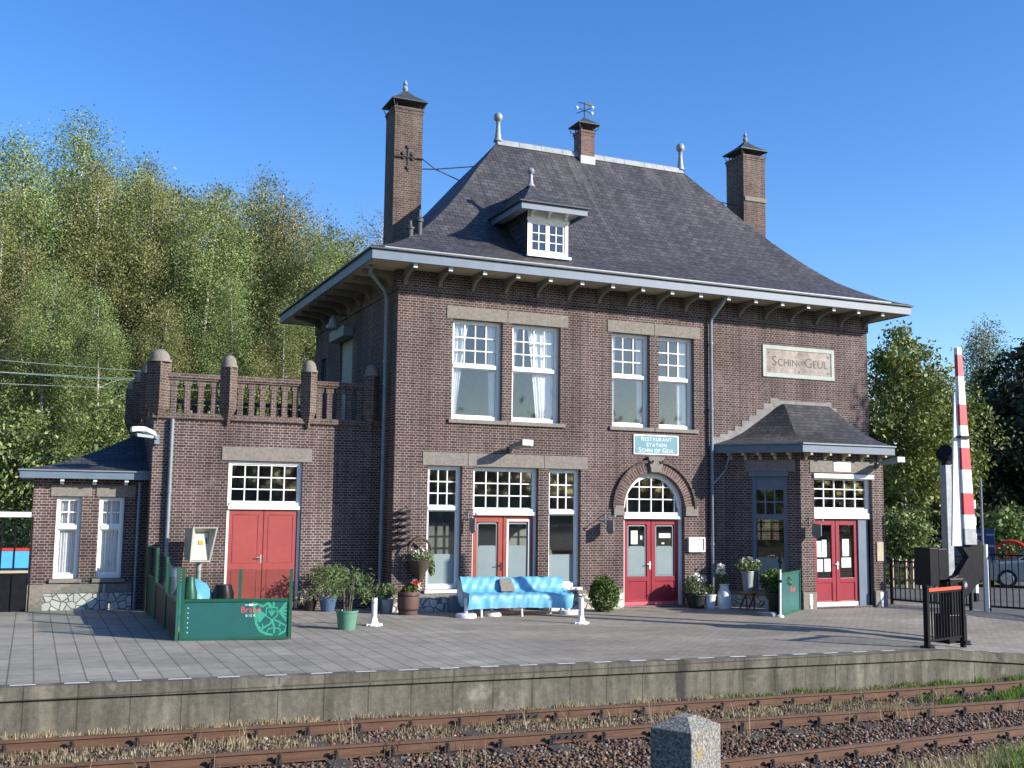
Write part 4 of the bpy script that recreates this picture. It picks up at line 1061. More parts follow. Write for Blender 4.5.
for op in (AW1, AW2):
    w = sash(op, FA, 1.98, 2, 2, d=-.09, ft=.06, gm='glass_sky')
    curtain(w, FA, op[0]+.07, op[1]-.07, op[0]+.07, op[1]-.07, .90, 2.60, -.23)
m = MB(); m.lbox(FA, AX0-.03, AX1-.25, -.02, .03, -.3, .52); m.box(AX0-.03, AX0, 1.72, 6, -.3, .52); obj('plinth', m, 'rubble', ST)
m = MB(); m.lbox(FA, AX0-.05, AX0+.3, -.02, .05, -.3, .72); m.lbox(FA, AX0+.3, AX1-.25, -.02, .05, .522, .72); obj('plinth_course', m, 'stone', ST, bevel=.012)
m = MB(); m.box(AX0-.3, AX1, 1.38, 1.42, 3.06, 3.22); m.box(AX0-.3, AX0-.26, 1.42, 6.3, 3.06, 3.22); obj('fascia', m, 'bluegrey', ST)
m = MB(); m.box(AX0-.26, AX1, 1.42, 1.70, 3.06, 3.09); m.box(AX0-.26, AX0-.02, 1.7, 6.2, 3.06, 3.09); obj('soffit', m, 'cream', ST)
m = MB(); m.box(AX0-.34, AX1, 1.34, 1.44, 3.222, 3.25); obj('gutter', m, 'pipe', ST)
for x in (-7.2, -6.52, -5.85): m = MB(); m.lprism(F((x, 1.72, 0), (0, -1, 0), (1, 0, 0)), [(.0, 2.93), (.05, 2.93), (.1, 3.0), (.29, 3.0), (.29, 3.06), (0, 3.06)], -.04, .04); obj('eaves_bracket', m, 'white', ST)
m = MB()
aT = [k/8 for k in range(9)]
def az_(t): return 3.25+1.05*(t**1.5)
for a, b in zip(aT, aT[1:]):
    xa, xb = AX0-.33+(AX1-AX0+.33)*a, AX0-.33+(AX1-AX0+.33)*b
    ya, yb = 1.36+2.2*a, 1.36+2.2*b
    m.face([(xa, ya, az_(a)), (AX1, ya, az_(a)), (AX1, yb, az_(b)), (xb, yb, az_(b))])
    m.face([(xa, 6.3, az_(a)), (xa, ya, az_(a)), (xb, yb, az_(b)), (xb, 6.3, az_(b))])
obj('annex_roof', m, 'slate', ST, smooth=True, sharp=24)
m = MB(); m.tube([(-6.2, 1.62, .72), (-6.2, 1.6, .55), (-6.13, 1.58, .4), (-6.13, 1.58, .16)], .03, 8); obj('drain_pipe', m, 'zinc', ST, smooth=True)

# ------------------------------------------------------------------ entrance bay at the right
bx0, bx1, by = 10.57, 13.35, -1.65
FB = F((0, by, 0), (1, 0, 0))
bxs = 9.35; cl = math.hypot(bx0-bxs, by); cu_, cv_ = (bx0-bxs)/cl, by/cl
FC = F((bxs, 0, 0), (cu_, cv_, 0), (cv_, -cu_, 0))         # canted left face; u from the wall to the corner
FE = F((bx1, by, 0), ((Rx+.15-bx1), -by, 0)); el_ = math.hypot(Rx+.15-bx1, by)
BD = (11.0, 12.95, .04, 3.46); CD = (.72, 1.69, .35, 3.52)
mb = MB()
wall(mb, FB, bx0, bx1, -.4, 4.06, [BD]); wall(mb, FC, 0, cl, -.4, 4.06, [CD]); wall(mb, FE, 0, el_, -.4, 4.06)
obj('brick_wall', mb, 'brick', ST)
stonebox('lintel', 10.86, 13.02, 3.55, 3.86, .02, FB); stonebox('lintel', .56, 1.92, 3.56, 3.86, .02, FC)
for a, b, u in ((10.56, 11.0, 10.80), (12.95, 13.37, 13.15)):
    m = MB(); m.lbox(FB, a, b, -.05, .05, -.4, .44); cst = obj('corner_stone', m, 'stone', ST, bevel=.015)
    m = MB(); m.lbox(FB, u-.05, u+.05, .05, .062, .13, .40); m.lbox(FB, u-.03, u+.03, .05, .066, .02, .13); obj('white_mark', m, 'white', cst)
m = MB(); m.lbox(FC, 0.02, cl-.05, -.02, .04, -.4, .30); obj('plinth', m, 'rubble', ST)
m = MB(); m.lbox(FC, 0.02, cl-.05, -.02, .055, .302, .40); obj('plinth_course', m, 'stone', ST)
transom_window(BD, FB, 2.60, 5, 3, d=-.12, gm='glass_sky', beam=.26)
m = MB(); m.lbox(FB, 10.98, 12.99, -.1, .05, 3.40, 3.52); obj('shutter_box', m, 'white', ST, bevel=.01)
m = MB(); m.lbox(FB, 11.0, 12.95, -.4, -.02, -.3, .05); bd = obj('double_door', m, 'stone', ST)
door_leaf(bd, FB, 11.07, 11.80, .05, 2.32, -.16, 'crimson', .78, 2.17, 1, None, papers=((11.17, 11.36, 1.33, 1.75), (11.38, 11.53, 1.33, 1.78), (11.17, 11.40, .95, 1.27), (11.45, 11.66, .95, 1.28)))
door_leaf(bd, FB, 11.82, 12.55, .05, 2.32, -.16, 'crimson', .78, 2.17, 1, None, papers=((12.06, 12.28, 1.35, 1.80), (12.02, 12.34, 1.05, 1.31)))
m = MB(); m.lbox(FB, 12.552, 12.945, -.3, -.12, .05, 2.34); obj('side_post', m, 'bluegrey', bd)
handle(bd, FB, 11.86, 1.12, -.16, 'white')
m = MB(); m.lbox(FB, 11.07, 12.55, -.158, -.150, .052, .16); obj('kick_plate', m, 'white', bd)
# canted side door
m = MB(); u0, u1, v0, v1 = CD
rect_frame(m, FC, u0, u1, v0, v1, .11, -.2, -.05, .1); m.lbox(FC, u0+.11, u1-.11, -.18, -.06, 2.30, 2.44); m.lbox(FC, u0+.11, u1-.11, -.16, -.08, 3.08, 3.42)
m.lbox(FC, u0-.05, u1+.05, -.1, .04, 3.44, 3.56)
sd = obj('window', m, 'bluegrey', ST)
m = MB(); bars(m, FC, u0+.11, u1-.11, 2.44, 3.08, 3, 2, -.13, -.09, .04); obj('glazing_bars', m, 'bluegrey', sd)
pane(sd, FC, u0+.11, u1-.11, 2.44, 3.08, -.12); pane(sd, FC, u0+.11, u1-.11, v0+.1, 2.30, -.12)
frost(sd, FC, u0+.15, u1-.15, .48, 1.30, -.11)
# bay eaves and flared roof
ov = .32; k8 = math.tan(R(22.5))
def off(o): return [(bxs-o/-cv_, 0.0), (bxs+(-o+cu_*(-by+o))/-cv_, by-o), (bx1+o*k8, by-o), (bx1+o*1.2+1.05, 0.0)]
def loop_band(m, o0, o1, z0, z1):
    A, B = off(o0), off(o1)
    for i in range(3):
        a0, a1, b0, b1 = A[i], A[i+1], B[i], B[i+1]
        m.hexa([(b0[0], b0[1], z0), (b1[0], b1[1], z0), (a1[0], a1[1], z0), (a0[0], a0[1], z0), (b0[0], b0[1], z1), (b1[0], b1[1], z1), (a1[0], a1[1], z1), (a0[0], a0[1], z1)])
m = MB(); loop_band(m, ov-.05, ov, 4.06, 4.26); obj('fascia', m, 'bluegrey', ST)
m = MB(); loop_band(m, 0.01, ov-.052, 4.06, 4.09); obj('soffit', m, 'cream', ST)
m = MB(); loop_band(m, ov-.06, ov+.05, 4.265, 4.30); obj('gutter', m, 'pipe', ST)
for k in range(5):
    m = MB(); x = 10.72+.62*k; m.lprism(F((x, by, 0), (0, -1, 0), (1, 0, 0)), [(0, 3.88), (.05, 3.88), (.1, 3.97), (.29, 3.99), (.29, 4.055), (0, 4.055)], -.035, .035); obj('eaves_bracket', m, 'cream', ST)
for k in range(5):
    u = .2+.40*k; o = FC.p(u, 0, 0); m = MB(); m.lprism(F(o, FC.N, FC.U), [(0, 3.88), (.05, 3.88), (.1, 3.97), (.29, 3.99), (.29, 4.055), (0, 4.055)], -.035, .035); obj('eaves_bracket', m, 'cream', ST)
m = MB()
base = off(ov+.03); top = [(11.24, -.02), (11.24, -.16), (12.80, -.16), (12.80, -.02)]
bT = [0, .12, .28, .46, .66, .84, 1]; bZ = [0, .06, .18, .38, .68, .96, 1.2]
for j in range(6):
    for i in range(3):
        def P(i, t): return (base[i][0]+(top[i][0]-base[i][0])*t, base[i][1]+(top[i][1]-base[i][1])*t)
        a, b = bT[j], bT[j+1]
        p0, p1, q1, q0 = P(i, a), P(i+1, a), P(i+1, b), P(i, b)
        m.face([(*p0, 4.29+bZ[j]), (*p1, 4.29+bZ[j]), (*q1, 4.29+bZ[j+1]), (*q0, 4.29+bZ[j+1])])
m.face([(*top[0], 5.49), (*top[1], 5.49), (*top[2], 5.49), (*top[3], 5.49)])
obj('bay_roof', m, 'slate', ST, smooth=True, sharp=24)
m = MB()                                                   # stepped lead flashing
for j in range(9):
    t = (j+.5)/9; x = 8.98+(11.15-8.98)*(j/9); z = 4.29+float(np.interp(j/9, bT, bZ)); z2 = 4.29+float(np.interp((j+1)/9, bT, bZ))
    m.lbox(FR, x-.02, x+.25, .0, .012+.001*(j % 2), z-.05, z2+.16)
    xr = 14.36-(14.36-12.85)*(j/9); m.lbox(FR, xr-.2, xr, .0, .012+.001*(j % 2), z-.05, z2+.14)
m.lbox(FR, 10.98, 13.0, .0, .018, 5.42, 5.60)
obj('stepped_flashing', m, 'flashing', ST)
m = MB(); m.tube([FC.p(.25, .3, 4.05), FC.p(.05, .1, 3.6), (8.88, -.10, 3.2)], .03, 8); obj('downpipe', m, 'pipe', ST, smooth=True)

# ================================================================== THINGS ON THE WALLS
def single(name, label, cat, mb, mats, group=None, **kw): return tag(obj(name, mb, mats, None, **kw), label, cat, group)
# blue restaurant sign
t = thing('wall_sign', 'light blue restaurant name sign above the arched door', 'sign', (7.18, -.02, 3.95))
m = MB(); m.lbox(FR, 6.50, 7.87, .005, .03, 3.955, 4.475); obj('sign_board', m, 'white', t, bevel=.004)
m = MB(); m.lbox(FR, 6.53, 7.84, .03, .033, 3.985, 4.445); obj('sign_face', m, 'signblue', t)
m = MB()
text_mb('Restaurant', .105, FR, 7.185, 4.315, .036, m, small=.84, gap=.22)
text_mb('Station', .105, FR, 7.185, 4.165, .036, m, small=.84, gap=.22)
text_mb('Schin op Geul', .12, FR, 7.185, 4.015, .036, m, small=.80, gap=.17)
obj('lettering', m, 'white', t)
for u in (6.56, 7.81):
    m = MB(); m.lbox(FR, u-.02, u+.02, .033, .042, 4.40, 4.44); obj('screw', m, 'zinc', t)
# menu case, plaques
t = thing('menu_case', 'white framed menu case on the brick right of the arched door', 'menu case', (8.4, -.05, 1.4))
m = MB(); rect_frame(m, FR, 8.15, 8.66, 1.42, 1.80, .035, 0, .08); obj('case_frame', m, 'white', t, bevel=.004)
m = MB(); m.lbox(FR, 8.185, 8.625, 0.001, .05, 1.455, 1.765); obj('menu_page', m, 'paper', t)
m = MB(); m.lbox(FB, 13.05, 13.27, 0.001, .03, 1.22, 1.73); m.lbox(FB, 13.07, 13.25, .03, .034, 1.50, 1.70)
single('notice_plaque', 'small pale notice plaque on the bay pillar right of its door', 'plaque', m, 'cream')
t = thing('number_sign', 'small white sign on the lintel over the bay door', 'sign', (11.92, by-.03, 3.6))
m = MB(); m.lbox(FB, 11.64, 12.21, .021, .035, 3.59, 3.83); obj('sign_board', m, 'white', t)
m = MB(); text_mb('IN ZEE STA', .07, FB, 11.925, 3.72, .038, m, small=1.0, gap=.18); obj('lettering', m, 'greyplastic', t)
# floodlights
def flood(label, P, group='wall lamps'):
    P = Vector(P)
    t = thing('wall_lamp', label, 'lamp', P, group)
    m = MB(); m.box(P.x-.05, P.x+.05, P.y-.06, P.y, P.z-.10, P.z+.04); m.tube([P+Vector((0, -.05, -.02)), P+Vector((.02, -.22, .05))], .022, 8); obj('wall_bracket', m, 'greyplastic', t)
    m = MB(); a = P+Vector((.0, -.15, .02)); b = P+Vector((.12, -.75, .10))
    d = (b-a).normalized(); sd = Vector((-d.y, d.x, 0)).normalized()*.13; up = Vector((0, 0, .075))
    m.hexa([a-sd-up*.7, a+sd-up*.7, b+sd*1.25-up, b-sd*1.25-up, a-sd+up*.5, a+sd+up*.5, b+sd*1.25+up, b-sd*1.25+up]); obj('lamp_housing', m, 'greyplastic', t, bevel=.02)
    m = MB(); e = d*.006
    m.hexa([b-sd*1.2-up*.9+e, b+sd*1.2-up*.9+e, b+sd*1.2-up*.9+e*4, b-sd*1.2-up*.9+e*4, b-sd*1.2+up*.9+e, b+sd*1.2+up*.9+e, b+sd*1.2+up*.9+e*4, b-sd*1.2+up*.9+e*4]); obj('lamp_glass', m, 'tiles_white', t)
    return t
flood('grey floodlight on the lintel above the restaurant double door', (3.0, 0, 4.0))
flood('grey floodlight under the eaves at the right edge of the entrance bay', (13.15, by, 3.82))
t = thing('street_wall_lamp', 'white-hooded lamp on the left corner of the terrace wing', 'lamp', (-5.3, 1.0, 4.0))
m = MB(); m.box(-5.34, -5.24, .95, 1.07, 3.86, 4.08); m.tube([(-5.29, .98, 3.98), (-5.4, .75, 4.03)], .03, 8); obj('wall_bracket', m, 'pipe', t)
m = MB()
for i in range(6): pass
prof = [(0, .06), (.1, .10), (.35, .13), (.55, .10), (.66, .04)]
for (a, wa), (b, wb) in zip(prof, prof[1:]):
    A = Vector((-5.36-a*.80, .80-a*.6, 4.02+.10*math.sin(a*3.6))); B = Vector((-5.36-b*.80, .80-b*.6, 4.02+.10*math.sin(b*3.6)))
    n2 = Vector((.6, -.8, 0))
    m.hexa([A-n2*wa, A+n2*wa, B+n2*wb, B-n2*wb, A-n2*wa*.6+Vector((0, 0, .1)), A+n2*wa*.6+Vector((0, 0, .1)), B+n2*wb*.6+Vector((0, 0, .1)), B-n2*wb*.6+Vector((0, 0, .1))])
obj('lamp_hood', m, 'white', t, smooth=True, sharp=60)
m = MB(); m.hexa([(-5.45, .66, 3.97), (-5.40, .62, 3.97), (-5.75, .42, 3.99), (-5.78, .5, 3.99), (-5.46, .72, 4.03), (-5.38, .64, 4.03), (-5.76, .42, 4.06), (-5.80, .5, 4.06)]); obj('lamp_glass', m, 'frost', t)
t = thing('bell_lamp', 'pale bell-shaped lamp hanging above the terrace door blind', 'lamp', (-.35, 4.9, 7.4))
m = MB(); m.tube([(0, 4.5, 7.78), (-.45, 4.5, 7.80)], .015, 6); obj('lamp_arm', m, 'iron', t)
m = MB(); m.lathe((-.38, 4.7, 7.42), [(.19, 0), (.19, .10), (.12, .12), (.12, .22), (.07, .3), (.02, .38)], 14); obj('lamp_shade', m, 'zinc', t, smooth=True)
# small hanging signs on scroll brackets
def hang_sign(label, u, v, fr, group):
    t = thing('hanging_sign', label, 'sign', fr.p(u, 0, v-.4), group)
    f2 = F(fr.p(u, 0, 0), fr.N, fr.U)
    m = MB(); m.tube([fr.p(u, .01, v-.22), fr.p(u, .01, v+.02)], .012, 6); m.tube([fr.p(u, .01, v), fr.p(u, .25, v-.03), fr.p(u, .52, v-.06)], .01, 6)
    m.tube([fr.p(u, .01, v-.2), fr.p(u, .12, v-.1), fr.p(u, .22, v-.05)], .01, 6); m.lathe(fr.p(u, .53, v-.1), [(.005, 0), (.03, .03), (.03, .06), (.005, .09)], 8); obj('bracket', m, 'zinc', t)
    m = MB(); m.lprism(f2, [(.12, v-.45), (.30, v-.52), (.48, v-.45), (.48, v-.15), (.12, v-.15)], -.012, .012); obj('sign_plate', m, 'greyplastic', t, bevel=.004)
hang_sign('small grey shield sign hanging from a scroll bracket left of the arched door', 5.66, 2.40, FR, 'hanging signs')
hang_sign('small grey shield sign on a bracket left of the restaurant double door', 1.90, 2.42, FR, 'hanging signs')
hang_sign('dark shield sign on a bracket at the left of the bay door', 10.82, 2.35, FB, 'hanging signs')
# string of wooden clogs
t = thing('clog_string', 'string of dark wooden clogs hanging on the brick near the left corner', 'ornament', (.3, -.03, 1.6))
m = MB(); m.tube([(.36, -.04, 2.52), (.36, -.05, 1.6)], .012, 6); obj('cord', m, 'bark', t)
for k in range(6):
    z = 2.44-.155*k
    m = MB(); m.tube([(.40, -.06, z-.02), (.31, -.12, z+.01), (.20, -.17, z-.01), (.10, -.20, z-.035), (.05, -.21, z-.03)], [.035, .055, .06, .045, .012], 8); obj('clog', m, 'iron', t, smooth=True)

# ------------------------------------------------------------------ plants
def leafcloud(name, P, size, mat, seed, parent=None, aspect=.5, tint=None, droop=0.0):
    r = np.random.default_rng(seed); n = len(P)
    a = r.normal(size=(n, 3)); a[:, 2] -= droop; a /= np.linalg.norm(a, axis=1)[:, None]
    b = r.normal(size=(n, 3)); b -= a*(a*b).sum(1)[:, None]; b /= np.linalg.norm(b, axis=1)[:, None]
    s = size*r.uniform(.6, 1.35, n)[:, None]
    V = np.stack([P-a*s, P+b*s*aspect, P+a*s, P-b*s*aspect], 1).reshape(-1, 3)
    Fc = np.arange(n*4).reshape(n, 4)
    if tint is None: tint = r.random(n)
    return npmesh(name, V, Fc, mat, tint, parent)
def blob(r, c, rad, n, sq=(1, 1, 1), shell=.55):
    d = r.normal(size=(n, 3)); d /= np.linalg.norm(d, axis=1)[:, None]
    q = rad*(shell+(1-shell)*r.random(n))[:, None]
    return np.array(c)+d*q*np.array(sq)
def pot(parent, c, r0, r1, h, mat, name='pot'):
    m = MB(); m.lathe(c, [(r0, 0), (r1, h*.9), (r1*1.07, h*.9), (r1*1.07, h), (r1*.93, h), (r1*.9, h*.86)], 20, cap=False); m.lathe((c[0], c[1], c[2]), [(.01, 0.002), (r0, 0.002)], 20, cap=False)
    p = obj(name, m, mat, parent, smooth=True)
    m = MB(); m.lathe((c[0], c[1], c[2]+h*.87), [(r1*.93, 0), (.01, .01)], 20, cap=False); obj('soil', m, 'soil', parent)
    return p
def oleander(label, c, r0, r1, h, mat, br, sp, seed, cat='potted shrub', nleaf=900):
    t = thing('potted_shrub', label, cat, c)
    pot(t, c, r0, r1, h, mat)
    r = np.random.default_rng(seed); m = MB(); tips = []
    for k in range(7):
        a = r.uniform(0, 6.28); rr = r.uniform(.1, .5)*sp
        p0 = Vector((c[0]+.06*math.cos(a), c[1]+.06*math.sin(a), c[2]+h*.85)); p2 = Vector((c[0]+rr*math.cos(a), c[1]+rr*math.sin(a), c[2]+h+br*r.uniform(.45, .8)))
        m.tube([p0, p0.lerp(p2, .5)+Vector((0, 0, .06)), p2], [.022, .016, .008], 6); tips.append(p2)
    obj('stem', m, 'bark', t)
    Ps = []
    for k in range(42):
        a = r.uniform(0, 6.28); e = r.uniform(-.35, 1)
        cc = np.array([c[0], c[1], c[2]+h+br*.52])+np.array([math.cos(a)*sp*math.sqrt(1-min(1, e*e)*.8)*.85, math.sin(a)*sp*math.sqrt(1-min(1, e*e)*.8)*.85, e*br*.45])
        Ps.append(cc+r.normal(0, .085, (nleaf//42, 3)))
    leafcloud('foliage', np.concatenate(Ps), .055, 'leaf_oleander', seed, t, aspect=.22)
    return t
oleander('leafy oleander in a green plastic tub standing out on the paving', (-1.93, -3.25, gz(-1.9)), .17, .21, .37, 'greenpot', .78, .56, 21)
oleander('leafy shrub in a dark blue glazed pot against the wing wall', (-1.38, .45, gz(-1.4)), .15, .21, .36, 'bluepot', .62, .45, 22)
m = MB(); m.lathe((-1.75, .62, gz(-1.7)), [(.10, 0), (.16, .22), (.17, .24)], 14); t = thing('small_planter', 'small dark pot with pale flowers left of the blue pot', 'pot plant', (-1.75, .62, gz(-1.7)))
obj('pot', m, 'darkplanter', t, smooth=True)
r_ = np.random.default_rng(5); leafcloud('flowers', blob(r_, (-1.85, .62, .42), .24, 110, (1.1, .6, .7)), .04, 'petal_w', 5, t); leafcloud('foliage', blob(r_, (-1.85, .62, .40), .24, 260, (1.2, .6, .8)), .045, 'leaf_oleander', 6, t, .4)
# barrel with geranium, white bucket
t = thing('barrel_planter', 'brown slatted barrel planter with red flowers at the building corner', 'planter', (.22, -.62, gz(.2)))
m = MB(); m.lathe((.22, -.62, gz(.2)), [(.21, 0), (.245, .2), (.25, .35), (.23, .52), (.21, .52), (.21, .46)], 20, cap=False); obj('barrel', m, 'barrel', t, smooth=True)
m = MB(); m.lathe((.22, -.62, gz(.2)), [(.01, .47), (.215, .475)], 18, cap=False); obj('soil', m, 'soil', t)
m = MB()
for z in (.1, .42): m.lathe((.22, -.62, gz(.2)+z), [(.243 if z > .3 else .236, 0), (.253 if z > .3 else .243, .02), (.245, .04)], 20, cap=False)
obj('hoop', m, 'iron', t)
leafcloud('foliage', blob(r_, (.28, -.62, .62), .17, 200, (1.3, 1, .8)), .05, 'leaf_bush', 8, t, .6); leafcloud('flowers', blob(r_, (.36, -.70, .80), .06, 45), .03, 'petal_r', 9, t, .8)
leafcloud('flowers', blob(r_, (.46, -.66, .70), .08, 25), .025, 'petal_w', 10, t, .8)
t = thing('bucket', 'pale grey bucket standing by the left corner of the station', 'bucket', (-.14, -.18, gz(0))); m = MB(); m.lathe((-.14, -.18, gz(0)), [(.12, 0), (.15, .3), (.16, .3), (.15, .32), (.13, .30)], 16); obj('bucket_body', m, 'zinc', t, smooth=True)
leafcloud('foliage', blob(r_, (-.14, -.18, .58), .19, 220, (1.3, .8, .9)), .055, 'leaf_oleander', 12, t, .4)
# hanging basket
t = thing('hanging_basket', 'conical wicker basket of flowers under a round hoop on the brick', 'hanging basket', (.62, -.2, .9))
m = MB(); m.tube([(.62+.29*math.cos(a), -.2, 1.45+.34*math.sin(a)) for a in [math.pi*k/14-.1 for k in range(15)]], .032, 8); m.tube([(.62, -.02, 1.82), (.62, -.2, 1.80)], .015, 6); m.tube([(.62, -.2, 1.80), (.62, -.2, 1.3)], .008, 6); obj('hoop', m, 'wicker', t, smooth=True)
m = MB(); m.lathe((.62, -.2, .82), [(.02, -.06), (.04, 0), (.18, .22), (.29, .46), (.27, .46)], 16); obj('basket', m, 'wicker', t, smooth=True)
leafcloud('foliage', blob(r_, (.62, -.25, 1.36), .27, 420, (1.25, .9, .75)), .04, 'leaf_oleander', 13, t, .45); leafcloud('flowers', blob(r_, (.58, -.32, 1.46), .20, 90, (1.2, .8, .7)), .028, 'petal_w', 14, t, .7)
m = MB(); m.lathe((.93, -.22, 1.02), [(.10, 0), (.12, .3), (.10, .34)], 10); leafcloud('foliage', blob(r_, (.92, -.2, 1.12), .13, 160, (.6, .8, 1.6)), .04, 'leaf_oleander', 15, t, .5)
# round clipped bush
c = (5.24, -.75, .02)
t = thing('clipped_bush', 'rounded evergreen bush standing between the bench and the arched door', 'bush', c)
r = np.random.default_rng(31)
m = MB(); m.tube([(c[0], c[1], .0), (c[0], c[1], .5)], .04, 6); obj('stem', m, 'bark', t)
P = np.concatenate([blob(r, (c[0], c[1], .42), .38, 2400, (1, 1, 1.1), .8), blob(r, (c[0], c[1], .60), .28, 900, (1, 1, 1.05), .8)])
P += r.normal(0, .02, P.shape); P = P[P[:, 2] > .03]
leafcloud('foliage', P, .035, 'leaf_bush', 32, t, .6)
# pots right of the arched door
t = thing('planter', 'dark pot of white flowers just right of the arched door', 'pot plant', (8.12, -.45, 0)); pot(t, (8.12, -.45, 0), .20, .27, .36, 'darkplanter')
leafcloud('flowers', blob(r, (8.12, -.5, .72), .24, 130, (1.2, .8, .7)), .042, 'petal_w', 41, t, .7); leafcloud('foliage', blob(r, (8.1, -.45, .58), .30, 420, (1.2, .9, .9)), .05, 'leaf_oleander', 42, t, .4)
t = thing('planter', 'small white pot beside the dark pot of white flowers', 'pot plant', (8.42, -.62, 0)); pot(t, (8.42, -.62, 0), .12, .16, .36, 'tiles_white')
leafcloud('foliage', blob(r, (8.42, -.62, .5), .14, 120), .04, 'leaf_oleander', 43, t, .4)
t = thing('milk_can', 'white milk can planted with flowers beside the downpipe', 'milk can', (8.78, -.75, 0))
m = MB(); m.lathe((8.78, -.75, 0), [(.17, 0), (.175, .02), (.175, .38), (.12, .50), (.11, .58), (.135, .60), (.135, .63), (.10, .63), (.10, .58)], 18); obj('can_body', m, 'tiles_white', t, smooth=True)
leafcloud('flowers', blob(r, (8.66, -.78, .98), .16, 110, (.9, .8, 1.1)), .04, 'petal_w', 44, t, .7); leafcloud('foliage', blob(r, (8.7, -.75, .82), .18, 200, (.9, .8, 1.2)), .05, 'leaf_oleander', 45, t, .4)
t = thing('plant_stand', 'wooden folding chair used as a plant stand by the bay', 'chair', (9.2, -1.15, 0))
m = MB()
for (a, b) in (((9.05, -1.35, 0), (9.25, -.98, .95)), ((9.38, -1.22, 0), (9.52, -.9, .95)), ((9.12, -.95, 0), (9.08, -1.3, .45)), ((9.46, -.88, 0), (9.42, -1.22, .45))): m.tube([a, b], .02, 6)
obj('chair_frame', m, 'barrel', t)
m = MB(); m.hexa([(9.02, -1.36, .42), (9.42, -1.24, .42), (9.5, -.92, .42), (9.12, -.98, .42), (9.02, -1.36, .45), (9.42, -1.24, .45), (9.5, -.92, .45), (9.12, -.98, .45)]); obj('seat', m, 'yellow', t)
m = MB(); m.hexa([(9.21, -1.06, .76), (9.49, -.96, .76), (9.5, -.94, .76), (9.22, -1.04, .76), (9.24, -1.0, .92), (9.51, -.92, .92), (9.52, -.9, .92), (9.25, -.98, .92)]); obj('backrest', m, 'barrel', t)
t = thing('flower_bucket', 'pale metal bucket of flowers standing on the wooden chair', 'bucket', (9.22, -1.15, .455))
m = MB(); m.lathe((9.22, -1.15, .455), [(.11, 0), (.165, .5), (.175, .5), (.17, .52), (.14, .5)], 16); obj('bucket_body', m, 'zinc', t, smooth=True)
leafcloud('foliage', blob(r, (9.22, -1.2, 1.13), .28, 420, (1.4, .9, .6)), .045, 'leaf_oleander', 46, t, .4); leafcloud('flowers', blob(r, (9.22, -1.25, 1.22), .26, 60, (1.4, .8, .5)), .032, 'petal_w', 47, t, .7)
t = thing('planter', 'large black tub with a dark green shrub in front of the bay', 'pot plant', (9.3, -2.25, 0)); pot(t, (9.3, -2.25, 0), .22, .27, .52, 'darkplanter')
leafcloud('foliage', blob(r, (9.25, -2.25, .8), .38, 900, (1.15, .9, .75)), .055, 'leaf_bush', 48, t, .4)
def parasol_base(label, x, y, rr, group='parasol bases', mat='tiles_white', stem=.34):
    t = thing('parasol_stand', label, 'parasol base', (x, y, gz(x)), group)
    m = MB(); m.lathe((x, y, gz(x)), [(rr, 0), (rr, .06), (rr*.9, .09), (.06, .10)], 22); obj('base_disc', m, mat, t, smooth=True)
    m = MB(); m.lathe((x, y, gz(x)+.09), [(.045, 0), (.04, stem), (.03, stem)], 10); obj('pole_socket', m, mat, t, smooth=True)
parasol_base('white parasol base at the left end of the tarpaulin-covered bench', 1.30, -1.50, .24)
parasol_base('white and green parasol base tucked under the covered bench', 2.05, -1.22, .22, stem=.2)
parasol_base('white parasol base at the right end of the covered bench', 4.05, -1.15, .24)
parasol_base('dark grey parasol base in front of the black tub', 8.72, -2.62, .26, mat='greyplastic', stem=.3)
# bench under a blue tarpaulin
t = thing('covered_bench', 'garden bench wrapped in a crinkled blue tarpaulin, white legs showing', 'bench', (2.7, -1.3, gz(2.7)))
m = MB()
for x in (1.66, 2.66, 3.66):
    z0 = gz(x); m.tube([(x, -1.56, z0), (x, -1.50, z0+.42)], .026, 8); m.tube([(x, -.98, z0), (x, -1.05, z0+.46), (x, -.86, z0+.80)], .026, 8); m.tube([(x, -1.5, z0+.41), (x, -1.04, z0+.41)], .024, 8)
for a in (-1.5, -1.28, -1.06): m.box(1.5, 3.85, a-.05, a+.05, .455, .48)
obj('bench_frame', m, 'white', t)
prof = [(-.70, .42), (-.78, .72), (-.84, .845), (-.90, .86), (-.95, .83), (-1.02, .71), (-1.08, .585), (-1.16, .52), (-1.34, .515), (-1.50, .50), (-1.56, .475), (-1.585, .41), (-1.595, .30), (-1.59, .17)]
V = []; nx = 90; npf = 60
pp = np.array(prof); sl = np.concatenate([[0], np.cumsum(np.hypot(*np.diff(pp, axis=0).T))]); q = np.linspace(0, sl[-1], npf)
py_, pz_ = np.interp(q, sl, pp[:, 0]), np.interp(q, sl, pp[:, 1])
rr = np.random.default_rng(3)
ph = rr.uniform(0, 6.28, 12)
